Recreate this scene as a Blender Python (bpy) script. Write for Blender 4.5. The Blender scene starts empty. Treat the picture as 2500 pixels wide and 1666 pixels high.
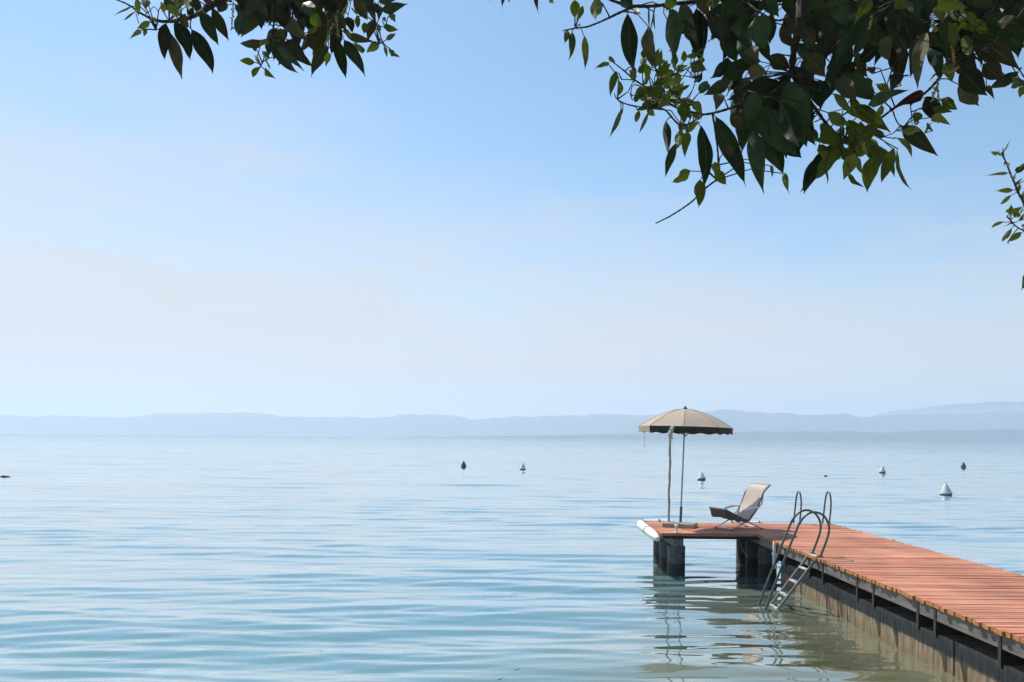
import bpy, math, random
import numpy as np
from mathutils import Vector, Matrix

random.seed(7)
RNG = np.random.default_rng(11)
S = bpy.context.scene
COL = S.collection
R = math.radians

# ------------------------------------------------------------------ camera
F = 26.0 / 36.0 * 2500.0            # focal length in photo pixels
EYE = Vector((0.0, 0.0, 2.54))
ROLL = 0.0092
cam_d = bpy.data.cameras.new("camera")
cam = bpy.data.objects.new("camera", cam_d)
COL.objects.link(cam)
cam_d.sensor_width = 36.0
cam_d.lens = 26.0
cam_d.shift_y = 236.5 / 2500.0
cam_d.clip_start = 0.05
cam_d.clip_end = 60000.0
cr, sr = math.cos(ROLL), math.sin(ROLL)
cam.matrix_world = Matrix(((cr, -sr, 0, EYE.x), (0, 0, -1, EYE.y), (sr, cr, 0, EYE.z), (0, 0, 0, 1)))
S.camera = cam

# ------------------------------------------------------------------ light
SUN_EL, SUN_AZ = R(54.0), R(-38.0)   # azimuth from +Y, clockwise
sun_dir = Vector((math.sin(SUN_AZ) * math.cos(SUN_EL), math.cos(SUN_AZ) * math.cos(SUN_EL), math.sin(SUN_EL)))
w = bpy.data.worlds.new("World")
S.world = w
w.use_nodes = True
wn, wl = w.node_tree.nodes, w.node_tree.links
bg = wn["Background"]
sky = wn.new("ShaderNodeTexSky")
sky.sky_type = 'NISHITA'
sky.sun_disc = False
sky.sun_elevation = SUN_EL
sky.sun_rotation = SUN_AZ
sky.altitude = 70.0
sky.air_density = 1.0
sky.dust_density = 0.3
sky.ozone_density = 3.0
SKY_STRENGTH = 0.10
bg.inputs[1].default_value = SKY_STRENGTH
# thin milky veil in the air low over the lake, thicker to the left (sunward), broken by faint cirrus; laid out by sky direction
tc = wn.new("ShaderNodeTexCoord")
tint = wn.new("ShaderNodeMix"); tint.data_type = 'RGBA'; tint.blend_type = 'MULTIPLY'; tint.inputs[0].default_value = 1.0
tint.inputs[7].default_value = (1.0, 1.17, 1.13, 1)
wl.new(sky.outputs[0], tint.inputs[6])
mp = wn.new("ShaderNodeMapping"); mp.inputs['Scale'].default_value = (1.0, 1.0, 4.6)
mp.inputs['Rotation'].default_value = (0.10, 0.16, 0.5)
nz = wn.new("ShaderNodeTexNoise"); nz.inputs['Scale'].default_value = 2.1
nz.inputs['Detail'].default_value = 6.0; nz.inputs['Roughness'].default_value = 0.48
nz.inputs['Distortion'].default_value = 0.35
sx = wn.new("ShaderNodeSeparateXYZ"); wl.new(tc.outputs['Generated'], sx.inputs[0])
m1 = wn.new("ShaderNodeMath"); m1.operation = 'MULTIPLY_ADD'; m1.inputs[1].default_value = 0.14
wl.new(sx.outputs[0], m1.inputs[0]); wl.new(sx.outputs[2], m1.inputs[2])
m2 = wn.new("ShaderNodeMath"); m2.operation = 'MULTIPLY_ADD'; m2.inputs[1].default_value = -0.30
wl.new(nz.outputs[0], m2.inputs[0]); wl.new(m1.outputs[0], m2.inputs[2])
rp = wn.new("ShaderNodeMapRange"); rp.interpolation_type = 'SMOOTHSTEP'
rp.inputs[1].default_value = 0.245; rp.inputs[2].default_value = -0.08
rp.inputs[3].default_value = 0.0; rp.inputs[4].default_value = 0.95
mx = wn.new("ShaderNodeMix"); mx.data_type = 'RGBA'
mx.inputs[7].default_value = (5.32, 4.98, 4.86, 1)
wl.new(tc.outputs['Generated'], mp.inputs[0]); wl.new(mp.outputs[0], nz.inputs['Vector'])
mp2 = wn.new("ShaderNodeMapping"); mp2.inputs['Scale'].default_value = (2.2, 1.6, 13.0); mp2.inputs['Rotation'].default_value = (0.05, 0.10, 0.9)
nz2 = wn.new("ShaderNodeTexNoise"); nz2.inputs['Scale'].default_value = 2.6; nz2.inputs['Detail'].default_value = 7.0; nz2.inputs['Roughness'].default_value = 0.55
nz2.inputs['Distortion'].default_value = 0.6
wl.new(tc.outputs['Generated'], mp2.inputs[0]); wl.new(mp2.outputs[0], nz2.inputs['Vector'])
m3 = wn.new("ShaderNodeMath"); m3.operation = 'MULTIPLY_ADD'; m3.inputs[1].default_value = -0.13
wl.new(nz2.outputs[0], m3.inputs[0]); wl.new(m2.outputs[0], m3.inputs[2])
m4 = wn.new("ShaderNodeMath"); m4.operation = 'ADD'; m4.inputs[1].default_value = 0.065; wl.new(m3.outputs[0], m4.inputs[0])
wl.new(m4.outputs[0], rp.inputs[0]); wl.new(rp.outputs[0], mx.inputs[0])
wl.new(tint.outputs[2], mx.inputs[6]); wl.new(mx.outputs[2], bg.inputs[0])

sd = bpy.data.lights.new("sun", 'SUN')
sd.energy = 4.0
sd.angle = R(0.5)
sd.color = (1.0, 0.95, 0.87)
so = bpy.data.objects.new("sun", sd)
COL.objects.link(so)
so.rotation_euler = (-sun_dir).to_track_quat('-Z', 'Y').to_euler()

S.view_settings.view_transform = 'Standard'
S.view_settings.look = 'None'
S.view_settings.exposure = 0.45
S.view_settings.gamma = 1.0
S.render.engine = 'CYCLES'
S.cycles.use_denoising = True
S.cycles.max_bounces = 8
S.cycles.volume_bounces = 1
S.cycles.sample_clamp_indirect = 6.0
S.cycles.sample_clamp_direct = 1.6
S.cycles.caustics_reflective = False
S.cycles.caustics_refractive = False

# ------------------------------------------------------------------ helpers
def pix(x, y, d):
    """world point at distance d (along +Y) that lies at photo pixel x, y"""
    u, v = x - 1250.0, 1069.5 - y
    return Vector((EYE.x + (u * cr - v * sr) * d / F, EYE.y + d, EYE.z + (u * sr + v * cr) * d / F))

def on_plane(x, y, z):
    u, v = x - 1250.0, 1069.5 - y
    zz = (u * sr + v * cr) / F
    return pix(x, y, (z - EYE.z) / zz)

class MB:
    def __init__(self):
        self.v, self.f, self.m, self.uv = [], [], [], []
    def add(self, verts, faces, mi=0, uvs=None):
        o = len(self.v)
        self.v += [tuple(p) for p in verts]
        self.f += [tuple(i + o for i in f) for f in faces]
        if isinstance(mi, int): self.m += [mi] * len(faces)
        else: self.m += list(mi)
        self.uv += list(uvs) if uvs is not None else [(0, 0)] * len(verts)
    def box(self, lo, hi, mi=0, mis=None):
        x0, y0, z0 = lo; x1, y1, z1 = hi
        vs = [(x0,y0,z0),(x1,y0,z0),(x1,y1,z0),(x0,y1,z0),(x0,y0,z1),(x1,y0,z1),(x1,y1,z1),(x0,y1,z1)]
        fs = [(0,3,2,1),(4,5,6,7),(0,1,5,4),(2,3,7,6),(3,0,4,7),(1,2,6,5)]   # -z +z -y +y -x +x
        self.add(vs, fs, mis if mis else mi)
    def beam(self, p, q, wd, ht, up=(0,0,1), mi=0):
        p, q = Vector(p), Vector(q)
        d = (q - p).normalized(); s = d.cross(Vector(up)).normalized(); n = s.cross(d)
        vs = []
        for c in (p, q):
            for a, b in ((-1,-1),(1,-1),(1,1),(-1,1)):
                vs.append(c + s * (a * wd / 2) + n * (b * ht / 2))
        self.add(vs, [(3,2,1,0),(4,5,6,7),(0,1,5,4),(1,2,6,5),(2,3,7,6),(3,0,4,7)], mi)
    def tube(self, pts, rad, seg=10, caps=True, mi=0):
        pts = [Vector(p) for p in pts]
        n = len(pts)
        rads = rad if isinstance(rad, (list, tuple)) else [rad] * n
        tang = []
        for i in range(n):
            tang.append((pts[min(i+1, n-1)] - pts[max(i-1, 0)]).normalized())
        ref = Vector((0, 0, 1)) if abs(tang[0].z) < .9 else Vector((1, 0, 0))
        s = tang[0].cross(ref).normalized()
        vs, fs, uv = [], [], []
        for i in range(n):
            s = (s - tang[i] * s.dot(tang[i])).normalized()
            b = tang[i].cross(s)
            for k in range(seg):
                a = 2 * math.pi * k / seg
                vs.append(pts[i] + (s * math.cos(a) + b * math.sin(a)) * rads[i])
                uv.append((k / seg, i / max(1, n - 1)))
        for i in range(n - 1):
            for k in range(seg):
                k2 = (k + 1) % seg
                fs.append((i*seg + k, i*seg + k2, (i+1)*seg + k2, (i+1)*seg + k))
        if caps:
            fs.append(tuple(range(seg - 1, -1, -1)))
            fs.append(tuple((n-1)*seg + k for k in range(seg)))
        self.add(vs, fs, mi, uv)
    def lathe(self, prof, c=(0,0,0), seg=24, mi=0):
        vs, fs = [], []
        for r, z in prof:
            for k in range(seg):
                a = 2*math.pi*k/seg
                vs.append((c[0] + r*math.cos(a), c[1] + r*math.sin(a), c[2] + z))
        n = len(prof)
        for i in range(n-1):
            for k in range(seg):
                k2 = (k+1) % seg
                fs.append((i*seg+k, i*seg+k2, (i+1)*seg+k2, (i+1)*seg+k))
        if prof[0][0] > 1e-5: fs.append(tuple(range(seg-1, -1, -1)))
        if prof[-1][0] > 1e-5: fs.append(tuple((n-1)*seg+k for k in range(seg)))
        self.add(vs, fs, mi)
    def build(self, name, mats, parent=None, smooth=False, origin=None):
        me = bpy.data.meshes.new(name)
        off = Vector((0, 0, 0))
        if parent is not None: off = Vector(parent.get('_base', (0, 0, 0)))
        elif origin is not None: off = Vector(origin)
        me.from_pydata([tuple(Vector(p) - off) for p in self.v], [], self.f)
        for m in (mats if isinstance(mats, (list, tuple)) else [mats]): me.materials.append(m)
        me.polygons.foreach_set('material_index', self.m)
        ul = me.uv_layers.new(name='uv')
        li = np.empty(len(me.loops), dtype=np.int32); me.loops.foreach_get('vertex_index', li)
        ul.data.foreach_set('uv', np.array(self.uv, dtype=np.float32)[li].ravel())
        if smooth:
            me.polygons.foreach_set('use_smooth', [True] * len(me.polygons))
            try: me.set_sharp_from_angle(angle=R(40))
            except Exception: pass
        me.update()
        o = bpy.data.objects.new(name, me)
        COL.objects.link(o)
        if parent is not None:
            o.parent = parent
            o['_base'] = tuple(off)
        else:
            o.location = off
        return o

def tag(o, label, cat, group=None):
    o['label'] = label; o['category'] = cat
    if group: o['group'] = group
    return o

def thing(name, label, cat, loc, group=None):
    o = bpy.data.objects.new(name, None)
    o.empty_display_size = 0.1
    COL.objects.link(o)
    o.location = loc
    o['_base'] = tuple(loc)
    return tag(o, label, cat, group)

def dup(root, loc, label, rotz=0.0, scale=1.0):
    r = root.copy(); COL.objects.link(r)
    r.location = loc; r.rotation_euler.z = rotz; r.scale = (scale,)*3; r['label'] = label
    for ch in list(root.children):
        c = ch.copy(); COL.objects.link(c); c.parent = r
        for g in ch.children:
            d = g.copy(); COL.objects.link(d); d.parent = c
    return r

# ------------------------------------------------------------------ materials
def mat(name, col, rough=0.6, metal=0.0, var=0.0, scale=8.0, bump=0.0, spec=0.5, stretch=(1,1,1), bscale=None, col2=None):
    m = bpy.data.materials.new(name); m.use_nodes = True
    n, l = m.node_tree.nodes, m.node_tree.links
    p = n["Principled BSDF"]
    p.inputs['Base Color'].default_value = (*col, 1)
    p.inputs['Roughness'].default_value = rough
    p.inputs['Metallic'].default_value = metal
    p.inputs['Specular IOR Level'].default_value = spec
    if var or bump:
        t = n.new("ShaderNodeTexCoord"); mp = n.new("ShaderNodeMapping")
        mp.inputs['Scale'].default_value = stretch
        l.new(t.outputs['Object'], mp.inputs[0])
    if var:
        nz = n.new("ShaderNodeTexNoise"); nz.inputs['Scale'].default_value = scale
        nz.inputs['Detail'].default_value = 6; nz.inputs['Roughness'].default_value = .6
        l.new(mp.outputs[0], nz.inputs['Vector'])
        mr = n.new("ShaderNodeMapRange"); mr.inputs[1].default_value = .3; mr.inputs[2].default_value = .7
        l.new(nz.outputs[0], mr.inputs[0])
        mix = n.new("ShaderNodeMix"); mix.data_type = 'RGBA'
        c2 = col2 if col2 else tuple(c * (1 + var) for c in col)
        c1 = col if col2 else tuple(c * (1 - var) for c in col)
        mix.inputs[6].default_value = (*c1, 1); mix.inputs[7].default_value = (*c2, 1)
        l.new(mr.outputs[0], mix.inputs[0]); l.new(mix.outputs[2], p.inputs['Base Color'])
    if bump:
        nb = n.new("ShaderNodeTexNoise"); nb.inputs['Scale'].default_value = bscale or scale * 4
        nb.inputs['Detail'].default_value = 4
        l.new(mp.outputs[0], nb.inputs['Vector'])
        bp = n.new("ShaderNodeBump"); bp.inputs['Strength'].default_value = bump; bp.inputs['Distance'].default_value = .01
        l.new(nb.outputs[0], bp.inputs['Height']); l.new(bp.outputs[0], p.inputs['Normal'])
    return m

M = {}
M['steel'] = mat('stainless_steel', (.10, .125, .13), .38, 0.55, .25, 6, .05)
M['aluminium'] = mat('dull_aluminium', (.24, .26, .25), .45, .3, .15, 8)
M['rung'] = mat('ladder_step_plastic', (.52, .53, .50), .5, 0, .15, 20)
M['fender'] = mat('fender_vinyl', (.80, .78, .70), .55, 0, .10, 5, .1)
M['strap'] = mat('strap_webbing', (.16, .13, .11), .8)
M['timber'] = mat('weathered_grey_timber', (.17, .155, .14), .8, 0, .45, 5, .3, stretch=(3, .5, 3))
M['iron'] = mat('rusty_dark_iron', (.014, .013, .013), .7, 0, .5, 12, .3)
M['white_paint'] = mat('white_paint', (.78, .78, .75), .5, 0, .1, 12)
M['slab'] = mat('pale_stone_slab', (.31, .28, .23), .9, 0, .2, 10, .3)
M['pole_wood'] = mat('peeled_pole_wood', (.33, .32, .305), .75, 0, .35, 10, .3, stretch=(4, 4, .6))
M['pole_metal'] = mat('parasol_pole_metal', (.30, .33, .34), .4, .6, .2, 8)
M['sleeve'] = mat('dark_pole_sleeve', (.09, .10, .10), .5, .3, .2, 8)
M['rope'] = mat('pale_rope', (.55, .52, .45), .9, 0, .2, 40)
M['buoy_white'] = mat('buoy_white_plastic', (.74, .76, .74), .4, 0, .22, 4, .1)
M['buoy_grey'] = mat('buoy_base_grey', (.16, .19, .19), .6, 0, .3, 8)
M['buoy_dark'] = mat('buoy_dark_green', (.055, .075, .07), .5, 0, .35, 6)
M['wood_grey'] = mat('driftwood_grey', (.12, .11, .09), .9, 0, .4, 9, .3)
M['chair_frame'] = mat('chair_white_frame', (.42, .42, .41), .4, .2, .15, 10)
M['chair_arm'] = mat('chair_white_armrest', (.85, .85, .82), .4)
M['rubber'] = mat('dark_rubber', (.03, .03, .03), .8)
M['bark'] = mat('dark_bark', (.030, .024, .020), .9, 0, .5, 25, .6, stretch=(1, 1, .4))
M['twig'] = mat('green_brown_twig', (.06, .055, .035), .8, 0, .4, 40)
M['twig_green'] = mat('green_twig', (.10, .12, .05), .7, 0, .3, 40)
M['catkin'] = mat('catkin_yellow_green', (.30, .30, .10), .8, 0, .3, 60)

def mat_fabric(name, col, trans=.35, var=.06):
    m = mat(name, col, .85, 0, var, 14, .15, spec=.2, bscale=220)
    n, l = m.node_tree.nodes, m.node_tree.links
    p = n["Principled BSDF"]; out = n["Material Output"]
    tr = n.new("ShaderNodeBsdfTranslucent"); tr.inputs[0].default_value = (*col, 1)
    ms = n.new("ShaderNodeMixShader"); ms.inputs[0].default_value = trans
    l.new(p.outputs[0], ms.inputs[1]); l.new(tr.outputs[0], ms.inputs[2]); l.new(ms.outputs[0], out.inputs[0])
    return m
M['canvas'] = mat_fabric('beige_canvas', (.50, .40, .315), .10)
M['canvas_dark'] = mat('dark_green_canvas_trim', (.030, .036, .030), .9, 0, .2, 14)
M['seam'] = mat('canopy_seam_tape', (.36, .28, .21), .9, 0, .2, 30)
M['sling'] = mat_fabric('sling_fabric', (.74, .66, .585), .28)
M['sling_shade'] = mat('shaded_sling_fabric', (.10, .09, .075), .9, 0, .2, 12)  # sling cloth darkened: shade under the seat put into its colour

def mat_deck():
    m = bpy.data.materials.new('red_stained_deck_boards'); m.use_nodes = True
    n, l = m.node_tree.nodes, m.node_tree.links
    p = n["Principled BSDF"]; p.inputs['Roughness'].default_value = .72
    p.inputs['Specular IOR Level'].default_value = .3
    t = n.new("ShaderNodeTexCoord"); uvn = n.new("ShaderNodeUVMap"); uvn.uv_map = 'uv'
    sep = n.new("ShaderNodeSeparateXYZ"); l.new(uvn.outputs[0], sep.inputs[0])
    cr1 = n.new("ShaderNodeValToRGB")                      # board to board
    e = cr1.color_ramp.elements
    e[0].position = 0; e[0].color = (.36, .105, .06, 1)
    e[1].position = 1; e[1].color = (.65, .265, .15, 1)
    a = e.new(.5); a.color = (.55, .185, .095, 1)
    l.new(sep.outputs[0], cr1.inputs[0])
    mp = n.new("ShaderNodeMapping"); mp.inputs['Scale'].default_value = (.7, 5, 5)
    l.new(t.outputs['Object'], mp.inputs[0])
    nz = n.new("ShaderNodeTexNoise"); nz.inputs['Scale'].default_value = 3; nz.inputs['Detail'].default_value = 7
    nz.inputs['Roughness'].default_value = .65
    l.new(mp.outputs[0], nz.inputs['Vector'])
    mr = n.new("ShaderNodeMapRange"); mr.inputs[1].default_value = .40; mr.inputs[2].default_value = .66
    mr.inputs[4].default_value = .75
    l.new(nz.outputs[0], mr.inputs[0])
    mix = n.new("ShaderNodeMix"); mix.data_type = 'RGBA'   # foot wear, greyer wood
    mix.inputs[7].default_value = (.51, .31, .215, 1)
    l.new(mr.outputs[0], mix.inputs[0]); l.new(cr1.outputs[0], mix.inputs[6])
    nz2 = n.new("ShaderNodeTexNoise"); nz2.inputs['Scale'].default_value = 1.1; nz2.inputs['Detail'].default_value = 5
    l.new(t.outputs['Object'], nz2.inputs['Vector'])
    mr2 = n.new("ShaderNodeMapRange"); mr2.inputs[1].default_value = .35; mr2.inputs[2].default_value = .7
    mr2.inputs[3].default_value = .74; mr2.inputs[4].default_value = 1.18
    l.new(nz2.outputs[0], mr2.inputs[0])
    mul = n.new("ShaderNodeMix"); mul.data_type = 'RGBA'; mul.blend_type = 'MULTIPLY'; mul.inputs[0].default_value = 1
    l.new(mix.outputs[2], mul.inputs[6]); l.new(mr2.outputs[0], mul.inputs[7])
    l.new(mul.outputs[2], p.inputs['Base Color'])
    bp = n.new("ShaderNodeBump"); bp.inputs['Strength'].default_value = .25; bp.inputs['Distance'].default_value = .004
    l.new(nz.outputs[0], bp.inputs['Height']); l.new(bp.outputs[0], p.inputs['Normal'])
    return m
M['deck'] = mat_deck()
M['deck_end'] = mat('orange_board_ends', (.48, .20, .06), .8, 0, .4, 18)

def mat_zbands(name, stops, rough, noise_amp, scale=3.0, drip=(1, 1, .25), var=.35, rough_bump=.4):
    """colour by height above the water: tide marks with an uneven, dripping edge. stops = [(z, colour)...]"""
    m = bpy.data.materials.new(name); m.use_nodes = True
    n, l = m.node_tree.nodes, m.node_tree.links
    p = n["Principled BSDF"]; p.inputs['Roughness'].default_value = rough
    g = n.new("ShaderNodeNewGeometry"); sp = n.new("ShaderNodeSeparateXYZ"); l.new(g.outputs['Position'], sp.inputs[0])
    mp = n.new("ShaderNodeMapping"); mp.inputs['Scale'].default_value = drip; l.new(g.outputs['Position'], mp.inputs[0])
    nz = n.new("ShaderNodeTexNoise"); nz.inputs['Scale'].default_value = scale; nz.inputs['Detail'].default_value = 7
    nz.inputs['Roughness'].default_value = .65
    l.new(mp.outputs[0], nz.inputs['Vector'])
    sub = n.new("ShaderNodeMath"); sub.operation = 'SUBTRACT'; sub.inputs[1].default_value = .5; l.new(nz.outputs[0], sub.inputs[0])
    ma = n.new("ShaderNodeMath"); ma.operation = 'MULTIPLY_ADD'; ma.inputs[1].default_value = noise_amp
    l.new(sub.outputs[0], ma.inputs[0]); l.new(sp.outputs[2], ma.inputs[2])
    mr = n.new("ShaderNodeMapRange"); mr.inputs[1].default_value = -.2; mr.inputs[2].default_value = .8
    l.new(ma.outputs[0], mr.inputs[0])
    rmp = n.new("ShaderNodeValToRGB"); e = rmp.color_ramp.elements
    e[0].position = (stops[0][0] + .2); e[0].color = (*stops[0][1], 1)
    e[1].position = (stops[-1][0] + .2); e[1].color = (*stops[-1][1], 1)
    for z, c in stops[1:-1]:
        k = e.new(z + .2); k.color = (*c, 1)
    l.new(mr.outputs[0], rmp.inputs[0])
    nz2 = n.new("ShaderNodeTexNoise"); nz2.inputs['Scale'].default_value = 9; nz2.inputs['Detail'].default_value = 8
    l.new(mp.outputs[0], nz2.inputs['Vector'])
    mr2 = n.new("ShaderNodeMapRange"); mr2.inputs[1].default_value = .3; mr2.inputs[2].default_value = .7
    mr2.inputs[3].default_value = 1 - var; mr2.inputs[4].default_value = 1 + var
    l.new(nz2.outputs[0], mr2.inputs[0])
    mul = n.new("ShaderNodeMix"); mul.data_type = 'RGBA'; mul.blend_type = 'MULTIPLY'; mul.inputs[0].default_value = 1
    l.new(rmp.outputs[0], mul.inputs[6]); l.new(mr2.outputs[0], mul.inputs[7]); l.new(mul.outputs[2], p.inputs['Base Color'])
    bp = n.new("ShaderNodeBump"); bp.inputs['Strength'].default_value = rough_bump; bp.inputs['Distance'].default_value = .02
    l.new(nz2.outputs[0], bp.inputs['Height']); l.new(bp.outputs[0], p.inputs['Normal'])
    return m
M['wall'] = mat_zbands('stained_concrete_wall', [(-.1, (.17, .15, .07)), (.0, (.21, .16, .085)), (.15, (.26, .195, .125)),
        (.205, (.22, .17, .115)), (.225, (.085, .095, .09)), (.34, (.10, .108, .10)), (.40, (.17, .17, .16))], .85, .20, 4, (1, 2.6, .35), .5)
M['pile'] = mat_zbands('wet_concrete_pile', [(-.1, (.05, .055, .03)), (.02, (.025, .028, .02)), (.2, (.03, .033, .028)),
        (.25, (.09, .096, .10)), (.6, (.125, .13, .135))], .8, .1, 5, (2, 2, .8))

def mat_water():
    m = bpy.data.materials.new('lake_water'); m.use_nodes = True
    n, l = m.node_tree.nodes, m.node_tree.links
    p = n["Principled BSDF"]
    n.remove(p)
    p = n.new("ShaderNodeBsdfDiffuse"); gl = n.new("ShaderNodeBsdfGlossy")
    gl.inputs['Roughness'].default_value = .03; gl.inputs['Color'].default_value = (.95, .965, .945, 1)
    lw = n.new("ShaderNodeLayerWeight"); lw.inputs['Blend'].default_value = .5
    fr = n.new("ShaderNodeValToRGB"); e = fr.color_ramp.elements
    e[0].position = 0; e[0].color = (.04,)*3 + (1,); e[1].position = 1; e[1].color = (1, 1, 1, 1)
    for ps, v in ((.45, .10), (.60, .20), (.72, .47), (.80, .72), (.90, .91)):
        k = e.new(ps); k.color = (v, v, v, 1)
    l.new(lw.outputs['Facing'], fr.inputs[0])
    msh = n.new("ShaderNodeMixShader"); l.new(fr.outputs[0], msh.inputs[0]); l.new(p.outputs[0], msh.inputs[1]); l.new(gl.outputs[0], msh.inputs[2])
    l.new(msh.outputs[0], n["Material Output"].inputs[0])
    g = n.new("ShaderNodeNewGeometry"); sp = n.new("ShaderNodeSeparateXYZ"); l.new(g.outputs['Position'], sp.inputs[0])
    # shallow green by the shore and pier, blue-teal further out
    nz = n.new("ShaderNodeTexNoise"); nz.inputs['Scale'].default_value = .25; nz.inputs['Detail'].default_value = 3
    l.new(g.outputs['Position'], nz.inputs['Vector'])
    a0 = n.new("ShaderNodeMath"); a0.operation = 'SUBTRACT'; a0.inputs[1].default_value = 4.2; l.new(sp.outputs[0], a0.inputs[0])
    a1 = n.new("ShaderNodeMath"); a1.operation = 'ABSOLUTE'; l.new(a0.outputs[0], a1.inputs[0])
    ax = n.new("ShaderNodeMath"); ax.operation = 'MULTIPLY'; ax.inputs[1].default_value = 1.6; l.new(a1.outputs[0], ax.inputs[0])
    sy = n.new("ShaderNodeMath"); sy.operation = 'ADD'; l.new(ax.outputs[0], sy.inputs[0]); l.new(sp.outputs[1], sy.inputs[1])
    ny = n.new("ShaderNodeMath"); ny.operation = 'MULTIPLY_ADD'; ny.inputs[1].default_value = 6.0
    l.new(nz.outputs[0], ny.inputs[0]); l.new(sy.outputs[0], ny.inputs[2])
    mr = n.new("ShaderNodeMapRange"); mr.interpolation_type = 'SMOOTHSTEP'
    mr.inputs[1].default_value = 12.0; mr.inputs[2].default_value = 21.0; l.new(ny.outputs[0], mr.inputs[0])
    mix = n.new("ShaderNodeMix"); mix.data_type = 'RGBA'
    mix.inputs[6].default_value = (.165, .172, .10, 1); mix.inputs[7].default_value = (.135, .265, .295, 1)
    l.new(mr.outputs[0], mix.inputs[0]); l.new(mix.outputs[2], p.inputs['Color'])
    # ripples: fine ones everywhere, broad ones where the modelled waves have died out
    def rip(sx, sy_, scale, detail):
        mp = n.new("ShaderNodeMapping"); mp.inputs['Scale'].default_value = (sx, sy_, 1)
        l.new(g.outputs['Position'], mp.inputs[0])
        t = n.new("ShaderNodeTexNoise"); t.inputs['Scale'].default_value = scale; t.inputs['Detail'].default_value = detail
        t.inputs['Roughness'].default_value = .5; t.inputs['Distortion'].default_value = .4
        l.new(mp.outputs[0], t.inputs['Vector']); return t
    a = rip(.35, 1.3, 2.2, 2); b = rip(.3, 1.0, .55, 4)
    far = n.new("ShaderNodeMapRange"); far.interpolation_type = 'SMOOTHSTEP'
    far.inputs[1].default_value = 25; far.inputs[2].default_value = 160; l.new(sp.outputs[1], far.inputs[0])
    b1 = n.new("ShaderNodeBump"); b1.inputs['Strength'].default_value = .05; b1.inputs['Distance'].default_value = .02
    l.new(a.outputs[0], b1.inputs['Height'])
    b2 = n.new("ShaderNodeBump"); b2.inputs['Distance'].default_value = 1.1
    far2 = n.new("ShaderNodeMapRange"); far2.interpolation_type = 'SMOOTHSTEP'
    far2.inputs[1].default_value = 150; far2.inputs[2].default_value = 1500; far2.inputs[3].default_value = .16; far2.inputs[4].default_value = 1.0
    l.new(sp.outputs[1], far2.inputs[0])
    ms = n.new("ShaderNodeMath"); ms.operation = 'MULTIPLY'; l.new(far2.outputs[0], ms.inputs[1])
    l.new(far.outputs[0], ms.inputs[0]); l.new(ms.outputs[0], b2.inputs['Strength'])
    l.new(b.outputs[0], b2.inputs['Height']); l.new(b1.outputs[0], b2.inputs['Normal']); l.new(b2.outputs[0], p.inputs['Normal'])
    l.new(b2.outputs[0], gl.inputs['Normal']); l.new(b2.outputs[0], lw.inputs['Normal'])
    return m
M['water'] = mat_water()

# ------------------------------------------------------------------ water: one sheet, real waves near, to beyond the hills
def build_water():
    NR, NC = 1450, 820
    yr = np.concatenate([np.array([-6.0, -2.0]), 1.2 * (500 / 1.2) ** (np.arange(NR) / (NR - 1)), np.array([900., 2000., 4500., 8000., 15000.])])
    t = np.linspace(-1.35, 1.35, NC)
    Y = np.repeat(yr[:, None], NC, 1)
    X = t[None, :] * (Y + 9.0)
    dy = np.gradient(yr)[:, None]
    dx = (t[1] - t[0]) * (yr[:, None] + 9.0)
    Z = np.zeros_like(X)
    rng = np.random.default_rng(5)
    # slow patches of livelier and calmer water
    patch = np.zeros_like(X)
    for _ in range(7):
        lam = rng.uniform(4, 16); th = rng.normal(0, .35)
        patch += np.sin(2*np.pi/lam*(X*np.sin(th)*.5 + Y*np.cos(th)) + rng.uniform(0, 6.28))
    patch = 1.0 + .28 * patch / 1.9
    N = 92
    lams = np.exp(rng.uniform(math.log(.22), math.log(5.0), N))
    for lam in lams:
        th = rng.normal(0, .12) + (.05 if lam > 1 else -.03)
        k = 2*np.pi/lam
        slope = .0108 * (1.6 if lam < .34 else (1.5 if lam < .9 else .72))
        amp = slope / k
        fade = np.clip((lam / dy - 3.0) / 3.0, 0, 1) * np.clip((lam * 3 / dx - 3.0) / 3.0, 0, 1)
        if fade.max() <= 0: continue
        kx, ky = k*math.sin(th), k*math.cos(th)
        ph = rng.uniform(0, 6.28)
        # crests of finite length: phase wanders along the crest
        wander = .8*np.sin(X*rng.uniform(.25, .7)/max(lam, .5) + rng.uniform(0, 6.28)) + .7*np.sin(X*rng.uniform(.5, 1.2)/max(lam, .5) + Y*.2/max(lam, .5) + rng.uniform(0, 6.28))
        phs = kx*X + ky*Y + ph + wander
        Z += amp * fade * (np.sin(phs) - .22*np.cos(2*phs))
    # sheltered, glassier water along the pier
    lee = np.exp(-((X-3.2)/2.6)**2 - ((Y-10.0)/4.6)**2)
    Z *= patch * (1 - .55*lee)
    nr = len(yr)
    co = np.stack([X, Y, Z], -1).reshape(-1, 3).astype(np.float32)
    me = bpy.data.meshes.new('water')
    i = np.arange(nr-1)[:, None]*NC + np.arange(NC-1)[None, :]
    q = np.stack([i, i+1, i+1+NC, i+NC], -1).reshape(-1).astype(np.int32)
    nf = (nr-1)*(NC-1)
    me.vertices.add(len(co)); me.vertices.foreach_set('co', co.ravel())
    me.loops.add(nf*4); me.loops.foreach_set('vertex_index', q)
    me.polygons.add(nf)
    me.polygons.foreach_set('loop_start', np.arange(nf, dtype=np.int32)*4)
    me.polygons.foreach_set('use_smooth', np.ones(nf, dtype=bool))
    me.materials.append(M['water'])
    me.update(calc_edges=True)
    o = bpy.data.objects.new('water', me); COL.objects.link(o)
    o['kind'] = 'structure'; o['label'] = 'calm pale blue lake water with long low ripples'
build_water()

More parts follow.
